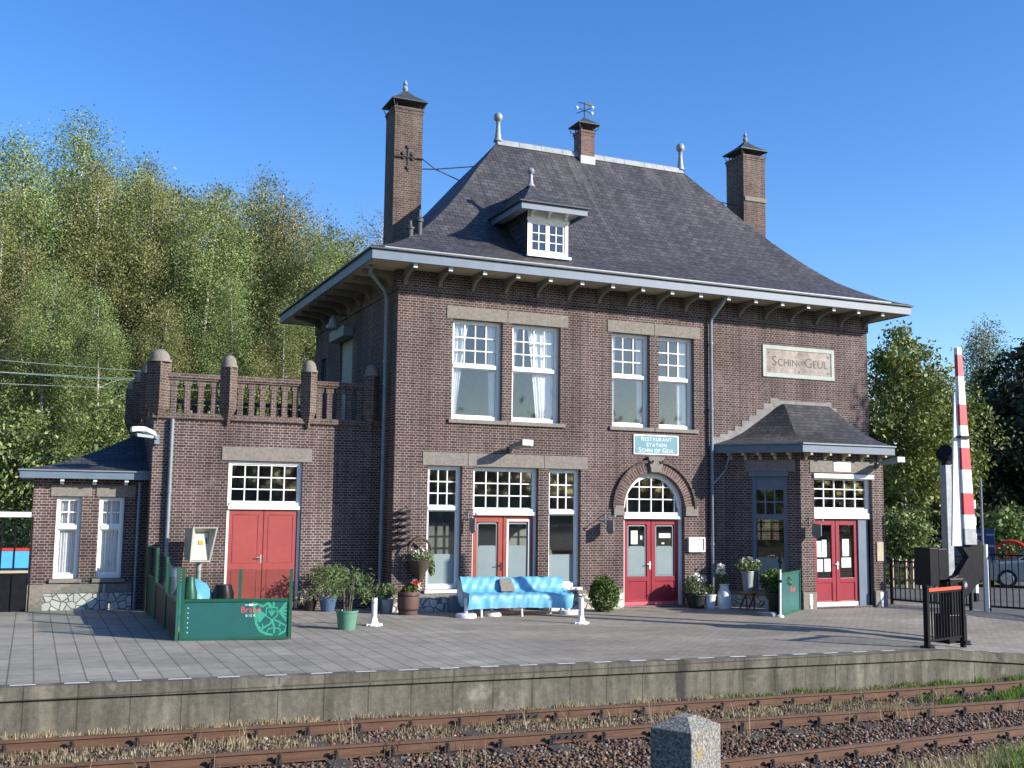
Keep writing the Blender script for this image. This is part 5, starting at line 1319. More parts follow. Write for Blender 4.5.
for i in range(nx):
    s = i/(nx-1); x = 1.36+2.56*s
    for j in range(npf):
        e = j/(npf-1); low = max(0, (e-.74)/.26)
        wob = .25*.005*math.sin(27*s+ph[0]+e*4)+.005*math.sin(46*s+ph[1]-e*9)+.004*math.sin(73*s+e*31+ph[2])
        fold = low*(.030*mnoise.noise(Vector((x*3.3, 2.5, 0)))+.018*mnoise.noise(Vector((x*9.0+e*2, e*2, 5))))
        cr_n = .004*(abs(mnoise.noise(Vector((x*4.5, e*5.5, 1.7))))+.6*abs(mnoise.noise(Vector((x*11+e*5, e*13, 4.1))))+.35*abs(mnoise.noise(Vector((x*26-e*9, e*30, 8)))))*1.6-.02
        sag = -.010*math.sin(math.pi*((s*3) % 1))*(1 if .1 < e < .35 else 0)
        xx = x+low*(.06*math.sin(3.1*s*6))*.4 + (-.07*low if s < .06 else 0) + (.12*(1-abs(e-.6)*2.5) if s > .97 and abs(e-.6) < .4 else 0)
        V.append((xx, py_[j]-fold-wob*.8+cr_n, pz_[j]+wob+sag-cr_n*.7+low*(.045*abs(math.sin(2.6*s+.4))-.02)+gz(x)))
Fc = np.array([[i*npf+j, i*npf+j+1, (i+1)*npf+j+1, (i+1)*npf+j] for i in range(nx-1) for j in range(npf-1)])
tp = npmesh('tarpaulin', np.array(V), Fc, 'tarp', None, t); tp.data.polygons.foreach_set('use_smooth', [True]*len(Fc))
# end flaps of the tarpaulin
for x, sg in ((1.36, -1), (3.92, 1)):
    m = MB(); m.mesh([(x, -.84, .84+gz(x)), (x, -1.02, .70+gz(x)), (x, -1.14, .55+gz(x)), (x, -1.56, .53+gz(x)), (x+sg*.05, -1.57, .28+gz(x)), (x+sg*.10, -1.3, .22+gz(x)), (x+sg*.04, -.95, .30+gz(x)), (x, -.74, .5+gz(x))], [tuple(range(8))]); obj('tarpaulin_flap', m, 'tarp', t)
m = MB(); z0 = gz(2.4)+.02
m.hexa([(2.25, -1.27, z0+.53), (2.62, -1.29, z0+.53), (2.64, -1.20, z0+.53), (2.27, -1.18, z0+.53), (2.28, -1.08, z0+.80), (2.60, -1.09, z0+.80), (2.61, -1.02, z0+.81), (2.29, -1.01, z0+.81)])
single('seat_cushion', 'grey cushion leaning on the blue tarpaulin of the bench', 'cushion', m, 'stone', bevel=.02)
m = MB(); m.box(3.9, 4.32, -.42, -.06, gz(4), gz(4)+.28); m.lathe((4.3, -.9, gz(4)+.02), [(.12, 0), (.16, .05), (.03, .06)], 10)
single('white_crate', 'small white box on the ground behind the bench', 'box', m, 'white', bevel=.02)
m = MB(); m.hexa([(1.35, -.42, .05), (1.72, -.42, .05), (1.72, -.12, .05), (1.35, -.12, .05), (1.40, -.36, .46), (1.68, -.36, .46), (1.68, -.14, .46), (1.40, -.14, .46)])
single('water_tub', 'pale grey tub below the left restaurant window', 'tub', m, 'bluegrey', bevel=.02)
# white bollards
def bollard(x, y, label):
    z = gz(x); t = thing('bollard', label, 'bollard', (x, y, z), 'white bollards on the platform')
    m = MB(); m.tube([(x, y, z), (x, y, z+.56)], .058, 14); obj('post', m, 'white', t, smooth=True)
    m = MB(); m.lathe((x, y, z), [(.16, 0), (.16, .025), (.10, .05), (.062, .16), (.06, .18)], 8); m.box(x-.17, x+.17, y-.06, y+.06, z, z+.04); obj('foot', m, 'white', t)
bollard(-1.21, -2.72, 'white bollard beside the oleander in the green tub')
bollard(3.31, -3.25, 'white bollard in front of the right end of the covered bench')

# ------------------------------------------------------------------ terrace windscreens
def screen(label, A, B, zb, zt, panel, nposts=2, glass=True, postmat='green', low=.0):
    A = Vector((*A, 0)); B = Vector((*B, 0)); z0 = gz(A.x)
    t = thing('terrace_screen', label, 'windscreen', ((A.x+B.x)/2, (A.y+B.y)/2, gz((A.x+B.x)/2)), 'terrace screens')
    fr = F(A, B-A); L = (B-A).length
    m = MB(); rect_frame(m, fr, .03, L-.03, z0+low, z0+zb, .04, -.02, .02, .05); m.lbox(fr, .07, L-.07, -.025, .025, z0+zb-.055, z0+zb-.0405)
    obj('frame', m, 'green', t, bevel=.004)
    m = MB(); m.lbox(fr, .07, L-.07, -.006, .006, z0+low+.05, z0+zb-.04); pn = obj('board', m, panel, t)
    for k in range(nposts):
        u = L*k/(nposts-1); u = min(max(u, .03), L-.03) if nposts == 2 else [.03, L*.52, L-.03][k]
        m = MB(); m.lbox(fr, u-.028, u+.028, -.026-.001*k, .026+.001*k, z0+(zb if (nposts == 3 and k == 1) else 0), z0+zt); obj('post', m, postmat, t)
    if glass:
        m = MB(); m.lbox(fr, .06, L-.06, -.004, .004, z0+zb+.002, z0+zt-.02); obj('glass_panel', m, 'glass_clear', t)
    return t, fr, L, z0, pn
t, fr, L, z0, pn = screen('green terrace windscreen with red lettering and pale eagle print', (-5.28, -4.42), (-3.36, -4.72), .72, 1.25, 'green_panel', 3)
m = MB(); text_mb('Brand', .105, fr, L*.625, z0+.475, .012, m, small=1.0, gap=.10, squash=1.0)
obj('lettering', m, 'pink', pn)
m = MB(); text_mb('BIER', .045, fr, L*.625, z0+.40, .012, m, small=1.0, gap=.55)
m.lbox(fr, L*.625-.11, L*.625+.11, .0105, .0115, z0+.605, z0+.615); m.lbox(fr, L*.625-.03, L*.625+.03, .0105, .0118, z0+.59, z0+.63)
obj('lettering', m, 'white', pn)
# heraldic eagle print: shield outline, wings, breast shield, claws
m = MB(); ec = L*.60+.42; ev = z0+.47
def stroke(pts, wd):
    for (a, b), (c2, d2) in zip(pts, pts[1:]):
        dx, dy = c2-a, d2-b; l = math.hypot(dx, dy) or 1; nx_, ny_ = -dy/l*wd/2, dx/l*wd/2; ex_, ey_ = dx/l*wd*.3, dy/l*wd*.3
        q = [(a+nx_-ex_, b+ny_-ey_), (a-nx_-ex_, b-ny_-ey_), (c2-nx_+ex_, d2-ny_+ey_), (c2+nx_+ex_, d2+ny_+ey_)]
        q = [(min(max(u_, .09), L-.09), min(max(v_, z0+.06), z0+.66)) for u_, v_ in q]
        stroke.k = (stroke.k+1) % 9
        m.face([fr.p(u_, .0075+.0003*stroke.k, v_) for u_, v_ in q])
stroke.k = 0
stroke([(ec-.33, z0+.66), (ec-.30, z0+.48), (ec-.27, z0+.28), (ec-.20, z0+.15), (ec-.08, z0+.09), (ec+.02, z0+.07)], .045)
stroke([(ec+.14, z0+.07), (ec+.25, z0+.14), (ec+.36, z0+.24)], .04)
stroke([(ec-.30, z0+.655), (ec-.16, z0+.58), (ec-.05, z0+.655)], .035); stroke([(ec-.08, z0+.655), (ec-.02, z0+.58)], .06); stroke([(ec+.03, z0+.655), (ec+.03, z0+.57)], .035)
for k in range(7):
    a = R(-52+18*k); stroke([(ec+.13, ev+.02), (ec+.13+.22*math.cos(a), ev+.02+.22*math.sin(a))], .034)
    a = R(232-15*k); stroke([(ec-.12, ev-.04), (ec-.12+.16*math.cos(a), ev-.04+.16*math.sin(a))], .03)
stroke([(ec-.10, ev+.08), (ec+.09, ev+.09), (ec+.10, ev-.05), (ec+.01, ev-.13), (ec-.10, ev-.06), (ec-.10, ev+.08)], .022)
stroke([(ec-.05, ev+.03), (ec+.0, ev-.05), (ec+.05, ev+.03)], .03); stroke([(ec, ev+.05), (ec, ev-.02)], .03)
stroke([(ec, ev-.13), (ec-.02, ev-.20), (ec-.14, ev-.27), (ec-.18, ev-.33)], .03); stroke([(ec-.14, ev-.27), (ec-.22, ev-.26)], .025); stroke([(ec-.14, ev-.27), (ec-.16, ev-.2)], .02)
stroke([(ec+.05, ev-.13), (ec+.16, ev-.18), (ec+.27, ev-.24)], .03); stroke([(ec+.16, ev-.18), (ec+.14, ev-.24)], .025)
stroke([(ec+.01, ev-.14), (ec+.05, ev-.26), (ec+.05, ev-.36)], .035); stroke([(ec-.08, ev-.35), (ec-.05, ev-.29), (ec+.05, ev-.27), (ec+.15, ev-.29), (ec+.16, ev-.35)], .022)
obj('eagle_print', m, 'green_light', pn)
m = MB()
for k in range(6): m.lbox(fr, .125, .14, .006, .009, z0+.13+k*.085, z0+.148+k*.085)
obj('rivet', m, 'white', pn)
for k, lab in enumerate(('green-framed side screen nearest the tracks, with planters behind its glass', 'middle green-framed side screen of the terrace', 'farthest green side screen, reaching the wing corner')):
    y0 = -4.45+1.82*k; screen(lab, (-5.33, y0), (-5.33-.005*k, y0+1.78), .72+.06*k, 1.28+.10*k, 'darkplanter' if k < 2 else 'green', 2)  # first two boards are black: their shade is put into the colour
t, fr, L, z0, pn = screen('short green windscreen in front of the bay, hung on a white post', (8.86, -2.95), (10.40, -1.75), 1.02, 1.04, 'green_panel', 2, False)
m = MB(); text_mb('Brand', .14, fr, L*.62, .52, .012, m, small=1.0, gap=.10); obj('lettering', m, 'pink', pn)
t = thing('parasol_pole', 'slim white pole with a black clamp at the end of the short green screen', 'pole', (8.80, -3.02, 0))
m = MB(); m.tube([(8.80, -3.02, 0), (8.82, -3.02, 1.15)], .028, 10); m.lathe((8.80, -3.02, 0), [(.10, 0), (.08, .04), (.03, .06)], 12); obj('pole', m, 'white', t, smooth=True)
m = MB(); m.tube([(8.82, -3.02, 1.13), (8.84, -3.02, 1.52)], .03, 8); m.tube([(8.81, -3.02, .82), (8.81, -3.02, .88)], .045, 8); m.lathe((8.83, -3.02, 1.26), [(.03, 0), (.075, .06), (.03, .14)], 8); obj('clamp', m, 'black', t)
# things standing behind the green screen
m = MB(); m.lathe((-4.72, -1.6, gz(-4.7)), [(.42, 0), (.44, .25), (.40, .55), (.26, .80), (.06, .90)], 18)
bm_ = obj('tarpaulin_bundle', m, 'tarp', None, smooth=True); tag(bm_, 'blue tarpaulin bundle standing behind the green windscreen', 'tarpaulin')
for v in bm_.data.vertices:
    a = math.atan2(v.co.y+1.6, v.co.x+4.72); k = 1+.10*math.sin(5*a+v.co.z*4)+.05*math.sin(11*a); v.co.x = -4.72+(v.co.x+4.72)*k; v.co.y = -1.6+(v.co.y+1.6)*k
m = MB(); m.lathe((-4.12, -1.75, gz(-4.2)), [(.2, 0), (.22, .60), (.16, .78), (.12, .78)], 14)
single('black_planter', 'black round planter behind the green windscreen', 'planter', m, 'black', smooth=True)
for k, (x, y, lab) in enumerate(((-5.0, -3.4, 'narrow green planter behind the nearest side screen'), (-4.98, -.6, 'pale bottle-shaped planter behind the middle side screen'))):
    m = MB(); m.lathe((x, y, gz(x)), [(.12, 0), (.14, .75), (.10, .9), (.08, 1.05)], 12); single('planter', lab, 'planter', m, 'bluegrey' if k else 'green', smooth=True)
# hooded info box on a post
t = thing('hooded_box', 'cream hooded service box on a grey post in front of the wing', 'service box', (-4.310, .42, gz(-4)))
z = gz(-4)
m = MB(); m.tube([(-4.320, .45, z), (-4.320, .45, 1.26)], .055, 12); obj('post', m, 'zinc', t, smooth=True)
m = MB(); x0, x1, y0, y1 = -4.650, -4.030, .12, .66
th = .03
def hood(xa, xb, za, zb, xa2, xb2, yf, yb):
    m.hexa([(xa, yf, za), (xb, yf, za), (xb2, yb, zb), (xa2, yb, zb), (xa, yf+.0, za+th), (xb, yf, za+th), (xb2, yb, zb+th), (xa2, yb, zb+th)])
A = [(-4.570, .08, 1.27), (-4.130, .08, 1.27), (-3.990, .08, 2.03), (-4.530, .08, 2.03)]; Bk = [(-4.630, .62, 1.36), (-4.110, .62, 1.36), (-4.070, .62, 1.96), (-4.630, .62, 1.96)]
A2 = [(-4.540, .085, 1.30), (-4.160, .085, 1.30), (-4.030, .085, 2.0), (-4.500, .085, 2.0)]; B2 = [(-4.450, .32, 1.32), (-4.190, .32, 1.32), (-4.170, .32, 1.90), (-4.430, .32, 1.90)]
m.mesh(A+Bk+A2, [(0, 4, 5, 1), (1, 5, 6, 2), (2, 6, 7, 3), (3, 7, 4, 0), (4, 7, 6, 5), (0, 1, 9, 8), (1, 2, 10, 9), (2, 3, 11, 10), (3, 0, 8, 11)])
m.mesh(A2+B2, [(0, 1, 5, 4), (1, 2, 6, 5), (2, 3, 7, 6), (3, 0, 4, 7)])
obj('hood', m, 'hood_grey', t)
m = MB(); m.mesh([(-4.530, .12, 1.31), (-4.150, .12, 1.31), (-4.180, .30, 1.90), (-4.460, .30, 1.90)], [(0, 1, 2, 3)]); obj('front_panel', m, 'hood_panel', t)
m = MB(); m.mesh([(-4.380, .205, 1.64), (-4.280, .205, 1.64), (-4.280, .235, 1.73), (-4.380, .235, 1.73)], [(0, 1, 2, 3)]); m.mesh([(-4.215, .205, 1.66), (-4.195, .205, 1.66), (-4.200, .25, 1.80), (-4.220, .25, 1.80)], [(0, 1, 2, 3)], 1); obj('sticker', m, ['yellow', 'black'], t)

# ================================================================== RIGHT-HAND SIDE: CROSSING, FENCES, CARS
def palings(fr, L, z0, z1, step, t=.012, dz=None):
    m = MB(); n = max(2, int(L/step))
    for i in range(1, n):
        u = L*i/n; m.lbox(fr, u-t, u+t, -t, t, z0, z1)
    return m
# black railing at the platform end
t = thing('platform_railing', 'short black railing with an orange-red top band at the platform end', 'railing', (8.55, -8.45, 0))
fr = F((7.83, -8.69, 0), (1.44, .48, 0)); L = 1.52
for u in (0.03, L-.03):
    m = MB(); m.lbox(fr, u-.045, u+.045, -.045, .045, -.1, 1.14); m.lbox(fr, u-.10, u+.10, -.10, .10, -.02, .03); m.lbox(fr, u-.05, u+.05, -.05, .05, 1.14, 1.165); obj('post', m, 'black', t)
m = palings(fr, L, .14, 1.02, .115); m.lbox(fr, .07, L-.07, -.018, .018, .10, .14); m.lbox(fr, .07, L-.07, -.02, .02, 1.0, 1.04); obj('bars', m, 'black', t)
m = MB(); m.lbox(fr, .075, L-.075, -.022, .022, 1.042, 1.10); obj('top_band', m, 'orange', t)
# barrier machine and raised boom
bxx, byy = 10.04, -7.35; zb = pz(bxx, byy)
t = thing('level_crossing_barrier', 'raised red and white level crossing boom on a black machine', 'crossing barrier', (bxx, byy, zb))
m = MB(); m.box(bxx-.48, bxx+.02, byy-.2, byy+.22, zb, zb+.62); m.box(bxx-.36, bxx+.02, byy-.15, byy+.18, zb+.62, zb+1.35); m.box(bxx-.54, bxx+.08, byy-.26, byy+.28, zb, zb+.05); obj('base_column', m, 'black', t, bevel=.015)
fr = F((bxx, byy, zb), (1, 0, 0))
m = MB(); m.lbox(fr, -.84, -.60, -.34, .10, 1.20, 1.98); m.lbox(fr, -.58, -.34, -.32, .08, 1.32, 1.96); m.lbox(fr, -.60, -.58, -.2, .04, 1.32, 1.9); obj('machine_housing', m, 'black', t, bevel=.025)
m = MB(); m.lprism(fr, [(-.42, 1.02), (.12, .95), (.62, 1.36), (.66, 2.02), (.52, 2.16), (.28, 2.05), (.02, 2.33), (-.02, 2.05), (.2, 1.78), (-.10, 1.42), (-.42, 1.28)], -.06, .12); obj('arm_housing', m, 'black', t, bevel=.02)
m = MB(); m.tube([(bxx+.0, byy-.20, zb+1.22), (bxx+.0, byy+.2, zb+1.22)], .085, 14); m.tube([(bxx, byy-.215, zb+1.22), (bxx, byy-.195, zb+1.22)], .05, 12, 1); obj('pivot', m, ['iron', 'zinc'], t)
m = MB()
H0, H1 = 2.05, 6.20
bands = [(2.05, 2.38, 2), (2.38, 2.67, 0), (2.67, 3.12, 1), (3.12, 3.61, 0), (3.61, 4.07, 1), (4.07, 4.54, 0), (4.54, 4.99, 1), (4.99, 5.59, 0), (5.59, 6.05, 1), (6.05, 6.20, 0)]
def bw(z): return .32+(.13-.32)*(z-H0)/(H1-H0)
for z0, z1, mi in bands:
    a, b = bw(z0), bw(z1); xr0, xr1 = .36-.24*(z0-H0)/4.1, .36-.24*(z1-H0)/4.1; th = .045
    q = [fr.p(xr0-a, 0.17+th, z0), fr.p(xr0, 0.17+th, z0), fr.p(xr0, 0.17-th, z0), fr.p(xr0-a, 0.17-th, z0), fr.p(xr1-b, 0.17+th, z1), fr.p(xr1, 0.17+th, z1), fr.p(xr1, 0.17-th, z1), fr.p(xr1-b, 0.17-th, z1)]
    m.hexa(q, mi)
obj('boom', m, ['white', 'bandred', 'zinc'], t)
m = MB()
q = [fr.p(-.27, .16, 2.02), fr.p(.02, .16, 2.02), fr.p(.02, .12, 2.02), fr.p(-.27, .12, 2.02), fr.p(-.07, .16, 5.25), fr.p(.01, .16, 5.25), fr.p(.01, .12, 5.25), fr.p(-.07, .12, 5.25)]
m.hexa(q); obj('boom_stay', m, 'white', t)
m = MB(); m.lbox(fr, -.06, .26, .10, .29, 4.28, 4.32); obj('boom_clamp', m, 'black', t)
q = at(951, 640, -6.7); xx = q[0]; zt = at(941, 465, -6.7)[2]
t = thing('signal_post', 'grey post with a black lamp head beside the raised boom', 'signal post', (xx, -6.7, pz(xx, -6.7)))
m = MB(); m.lbox(F((xx, -6.7, 0), (1, 0, 0)), -.085, .085, -.09, .09, pz(xx, -6.7), zt); obj('post', m, 'zinc', t, bevel=.01)
m = MB(); m.tube([(xx, -6.7, zt), (xx, -6.7, zt+.12)], .09, 10); m.tube([(xx-.10, -6.75, zt+.24), (xx+.20, -6.62, zt+.2)], [.17, .13], 12); m.tube([(xx-.14, -6.85, zt+.30), (xx+.06, -6.75, zt+.26)], [.15, .16], 12); obj('lamp_head', m, 'black', t)
# fences beyond the platform
def fence(label, A, B, h, mat, step, group=None):
    A = Vector((*A, 0)); B = Vector((*B, 0)); fr = F(A, B-A); L = (B-A).length; z = pz(A.x, A.y)*.5
    t = thing('metal_fence', label, 'fence', (A+B)/2, group)
    for u in (.03, L-.03):
        m = MB(); m.lbox(fr, u-.035, u+.035, -.035, .035, z-.1, z+h+.04); obj('post', m, mat, t)
    m = palings(fr, L, z+.1, z+h-.02, step); m.lbox(fr, .06, L-.06, -.018, .018, z+.10, z+.15); m.lbox(fr, .06, L-.06, -.018, .018, z+h-.06, z+h-.02); obj('bars', m, mat, t)
fence('black bar fence from the entrance bay towards the crossing', (14.16, -.95), (14.95, -3.05), 1.22, 'black', .14, 'crossing fences')
fence('black bar fence right of the white pole at the photo edge', (15.2, -3.36), (16.9, -6.6), 1.5, 'black', .15, 'crossing fences')
t = thing('fence_pole', 'tall thin pole with a white lower half at the fence end', 'pole', (15.14, -3.3, 0))
m = MB(); m.tube([(15.14, -3.38, -.05), (15.14, -3.38, 1.72)], .055, 10); obj('white_sleeve', m, 'white', t, smooth=True)
m = MB(); m.tube([(15.14, -3.3, -.05), (15.14, -3.3, 3.45)], .03, 8); obj('pole', m, 'pipe', t, smooth=True)
# pale picket fence and verge further off
A = at(886, 583, 4.5); B = at(948, 585, 2.5)
fr = F((A[0], A[1], 0), (B[0]-A[0], B[1]-A[1], 0)); L = math.hypot(B[0]-A[0], B[1]-A[1])
t = thing('picket_fence', 'low pale picket fence in front of the green verge', 'fence', ((A[0]+B[0])/2, (A[1]+B[1])/2, 0))
m = palings(fr, L, 0, .95, .22, .035); m.lbox(fr, 0, L, -.05, -.03, .25, .33); m.lbox(fr, 0, L, -.05, -.03, .68, .76); obj('pickets', m, 'cream', t)
def verge(r, n):
    x = r.uniform(19.5, 27, n); y = r.uniform(5.2, 11, n)
    return np.stack([x, y, np.zeros(n)], 1)
kind(blades('verge_grass', 16000, verge, .35, .03, 'grass', 61), 'stuff')
q = at(986, 585, 6.0)
t = thing('information_board', 'dark blue board with three pale stripes behind the fence pole', 'information board', (q[0], 6.0, 0))
zt = at(986, 529, 6.0)[2]
f6 = F((q[0], 6.0, 0), (.75, -.66, 0))
m = MB(); m.lbox(f6, -.36, .36, -.08, .08, .55, zt); obj('board', m, 'navy', t, bevel=.01)
m = MB()
for v in (.18, .62, zt-1.2): pass
for v in (zt-.20, zt-.62, zt-1.42): m.lbox(f6, -.34, -.02, .08, .09, v-.05, v+.03); m.lbox(f6, .06, .34, .08, .09, v-.05, v+.03)
obj('stripe', m, 'zinc', t)
m = MB(); m.lbox(f6, -.3, -.22, -.05, .05, -.02, .55); m.lbox(f6, .22, .3, -.05, .05, -.02, .55); obj('leg', m, 'iron', t)
q = at(975, 560, -1.0)
t = thing('marker_post', 'thin striped black and white marker post behind the boom', 'marker post', (q[0], -1.0, 0)); m = MB()
zt = at(973, 500, -1.0)[2]; nb = 12
for k in range(nb): m.lbox(F((q[0], -1.0, 0), (1, 0, 0)), -.05, .05, -.05, .05, zt*k/nb, zt*(k+1)/nb, k % 2)
obj('post', m, ['black', 'white'], t)
# parked cars
def car(label, c, heading, paint):
    t = thing('parked_car', label, 'car', c, 'cars parked beyond the crossing')
    a = R(heading); fr = F(c, (math.cos(a), math.sin(a), 0))
    side = [(-2.05, .32), (-2.08, .62), (-2.0, .90), (-1.75, .97), (-.95, .99), (.75, .95), (1.55, .86), (1.95, .72), (2.08, .52), (2.05, .30), (1.75, .22), (-1.75, .22)]
    m = MB(); m.lprism(fr, side, -.82, .82); b = obj('body', m, paint, t, bevel=.07)
    cab = [(-1.72, .96), (-1.42, 1.36), (-1.15, 1.43), (-.1, 1.46), (.22, 1.40), (.95, .95)]
    m = MB(); m.lprism(fr, [(-1.60, .97), (-1.36, 1.34), (.20, 1.36), (.82, .96)], -.735, .735); obj('windows', m, 'carglass', t)
    m = MB()
    for s in (-1, 1):
        for (p, q) in (((-1.74, .96), (-1.40, 1.38)), ((.96, .95), (.20, 1.40)), ((-.42, .97), (-.42, 1.42))): 
            m.tube([fr.p(p[0], s*.74, p[1]), fr.p(q[0], s*.66, q[1])], .035, 6)
    m.lprism(fr, [(-1.46, 1.36), (-1.15, 1.43), (-.1, 1.455), (.24, 1.385), (.18, 1.35), (-1.40, 1.34)], -.68, .68); obj('roof', m, paint, t, bevel=.02)
    for u in (-1.32, 1.30):
        for s in (-1, 1):
            m = MB(); m.tube([fr.p(u, s*.66, .31), fr.p(u, s*.835, .31)], .31, 20); wh = obj('wheel', m, 'tyre', t, smooth=True)
            m = MB(); m.tube([fr.p(u, s*.836, .31), fr.p(u, s*.846, .31)], [.21, .19], 16); obj('rim', m, 'chrome', wh)
    m = MB()
    for s in (-1, 1): m.lprism(F(fr.p(1.99, s*.6, 0), fr.N, fr.U), [(-.17, .58), (.17, .58), (.17, .74), (-.17, .74)], -.1, .03)
    obj('headlight', m, 'chrome', t)
    m = MB(); f2 = F(fr.p(2.09, 0, 0), fr.N, fr.U); m.lbox(f2, -.26, .26, 0, .012, .36, .47); obj('number_plate', m, 'yellow', t)
    m = MB(); m.lbox(F(fr.p(2.06, 0, 0), fr.N, fr.U), -.8, .8, -.04, .03, .26, .34); m.lbox(F(fr.p(-2.06, 0, 0), fr.N, fr.U), -.8, .8, -.04, .04, .30, .46); obj('bumper', m, 'black', t, bevel=.01)
    return t
q = at(1012, 586, 3.2); car('silver-green car parked side-on, its windscreen flashing in the sun', (q[0]+.9, 2.55, 0), 180-43, 'carsilver')
q = at(968, 586, 4.6); car('dark car with a yellow number plate, nose towards the crossing', (q[0]+1.0, 5.6, 0), 225, 'cardark')
q = at(1006, 560, 8.0); zt = at(1003, 541, 8.0)[2]
t = thing('red_wheel', 'big bright red spoked wheel showing above the parked silver car', 'wheel', (q[0], 8.0, 0)); m = MB()
rad = zt/2; cc = Vector((q[0]+.3, 8.0, rad)); dU = Vector((.75, -.66, 0))
def wp(a, rr_): return cc+dU*rr_*math.cos(a)+Vector((0, 0, rr_*math.sin(a)))
m.tube([wp(2*math.pi*k/32, rad) for k in range(33)], .07, 8)
obj('rim', m, 'red_metal', t, smooth=True)
m = MB()
for k in range(12): m.tube([wp(2*math.pi*k/12, .05), wp(2*math.pi*k/12+.15, rad)], .025, 6)
m.tube([cc-Vector((.5, .57, 0))*.3, cc+Vector((.5, .57, 0))*.3], .12, 12); obj('spokes', m, 'red_metal', t)

# ================================================================== LEFT: SHELTER AND WIRES
t = thing('bus_shelter', 'shelter with white roof edge and bright blue panels left of the annex', 'shelter', (at(10, 600, 1.5)[0], 1.5, 0))
p0, p1 = at(-70, 514, 1.5), at(31.5, 514, 1.5); X0, X1 = p0[0], p1[0]
f9 = F((0, 1.5, 0), (1, 0, 0))
def zy(y): return at(15, y, 1.5)[2]
m = MB(); m.lbox(f9, X0, X1, -.9, .1, zy(517), zy(512)); obj('roof', m, 'white', t)
m = MB()
for px in (-55, 1, 14.5, 31): x = at(px, 550, 1.5)[0]; m.lbox(f9, x-.016, x+.016, -.03, .03, 0, zy(517))
obj('post', m, 'black', t)
m = MB(); m.lbox(f9, X0, X1, -.02, .02, zy(568), zy(551)); obj('blue_panel', m, 'skyblue', t)
m = MB(); m.lbox(f9, X0, X1, -.03, .03, zy(550.5), zy(548)); obj('red_rail', m, 'red_metal', t)
m = MB(); m.lbox(f9, X0, X1, -.04, .06, zy(573), zy(570.5)); obj('bottom_rail', m, 'cream', t)
m = MB(); m.lbox(f9, X0, X1, -.9, .0, 0, zy(575)); obj('low_wall', m, 'black', t)
def wire(label, a, b, r=.010, grp='overhead wires'):
    A = Vector(at(*a)); B = Vector(at(*b)); pts = []
    for k in range(25):
        s = k/24; p = A.lerp(B, s); p.z -= .35*4*s*(1-s); pts.append(p)
    m = MB(); m.tube(pts, r, 5); single('overhead_wire', label, 'wire', m, 'wire', grp)
wire('topmost of the overhead wires left of the terrace', (-260, 333, 16), (460, 384, 16))
wire('second overhead wire from the top, left of the terrace', (-260, 352, 16.3), (460, 383, 16.3))
wire('third overhead wire from the top, left of the terrace', (-260, 350, 16.6), (460, 388, 16.6))
wire('lowest of the four overhead wires left of the terrace', (-260, 367, 16.9), (460, 389, 16.9))
wire('thin wire low over the annex roof', (-200, 440, 15), (250, 452, 15), .008)
wire('upper of two faint wires across the dark trees at the right edge', (955, 437, 20), (1180, 433, 20), .01, 'right wires')
wire('lower of two faint wires across the dark trees at the right edge', (955, 448, 20), (1180, 446, 20), .01, 'right wires')

# ================================================================== FOREGROUND POST
def camp(px, py, d): return CAM+(CR*(px-512)+CU*(384-py)+CF*FPX)/FPX*d
d0 = 6.0
c0 = camp(691.5, 734, d0); cl_ = camp(650, 725.5, d0+.16); cr_ = camp(721, 726, d0+.23); ap = camp(686, 713.5, d0+.19)
vL = Vector((cl_[0]-c0[0], cl_[1]-c0[1], 0)); vR = Vector((-vL.y, vL.x, 0))
if vR.dot(Vector(CR)) < 0: vR = -vR
sL = vL.length; vR = vR.normalized()*sL*1.36
zc = c0[2]; P0 = Vector((c0[0], c0[1], 0))
zbot = groundz(P0.x, P0.y)-.3
t = []
m = MB(); b = [P0, P0+vR, P0+vR+vL, P0+vL]
def Zv(p, z): return Vector((p.x, p.y, z))
cen = P0+(vL+vR)/2
pts = [Zv(p, zbot) for p in b]+[Zv(p, zc) for p in b]
m.mesh(pts, [(0, 1, 5, 4), (1, 2, 6, 5), (2, 3, 7, 6), (3, 0, 4, 7)])
tp_ = [Zv(cen.lerp(p, .30), zc+.06) for p in b]
m.mesh([Zv(p, zc) for p in b]+tp_, [(0, 1, 5, 4), (1, 2, 6, 5), (2, 3, 7, 6), (3, 0, 4, 7), (4, 5, 6, 7)])
po = single('concrete_post', 'square pitted concrete post with yellow lichen in the foreground', 'post', m, 'post', bevel=.008)

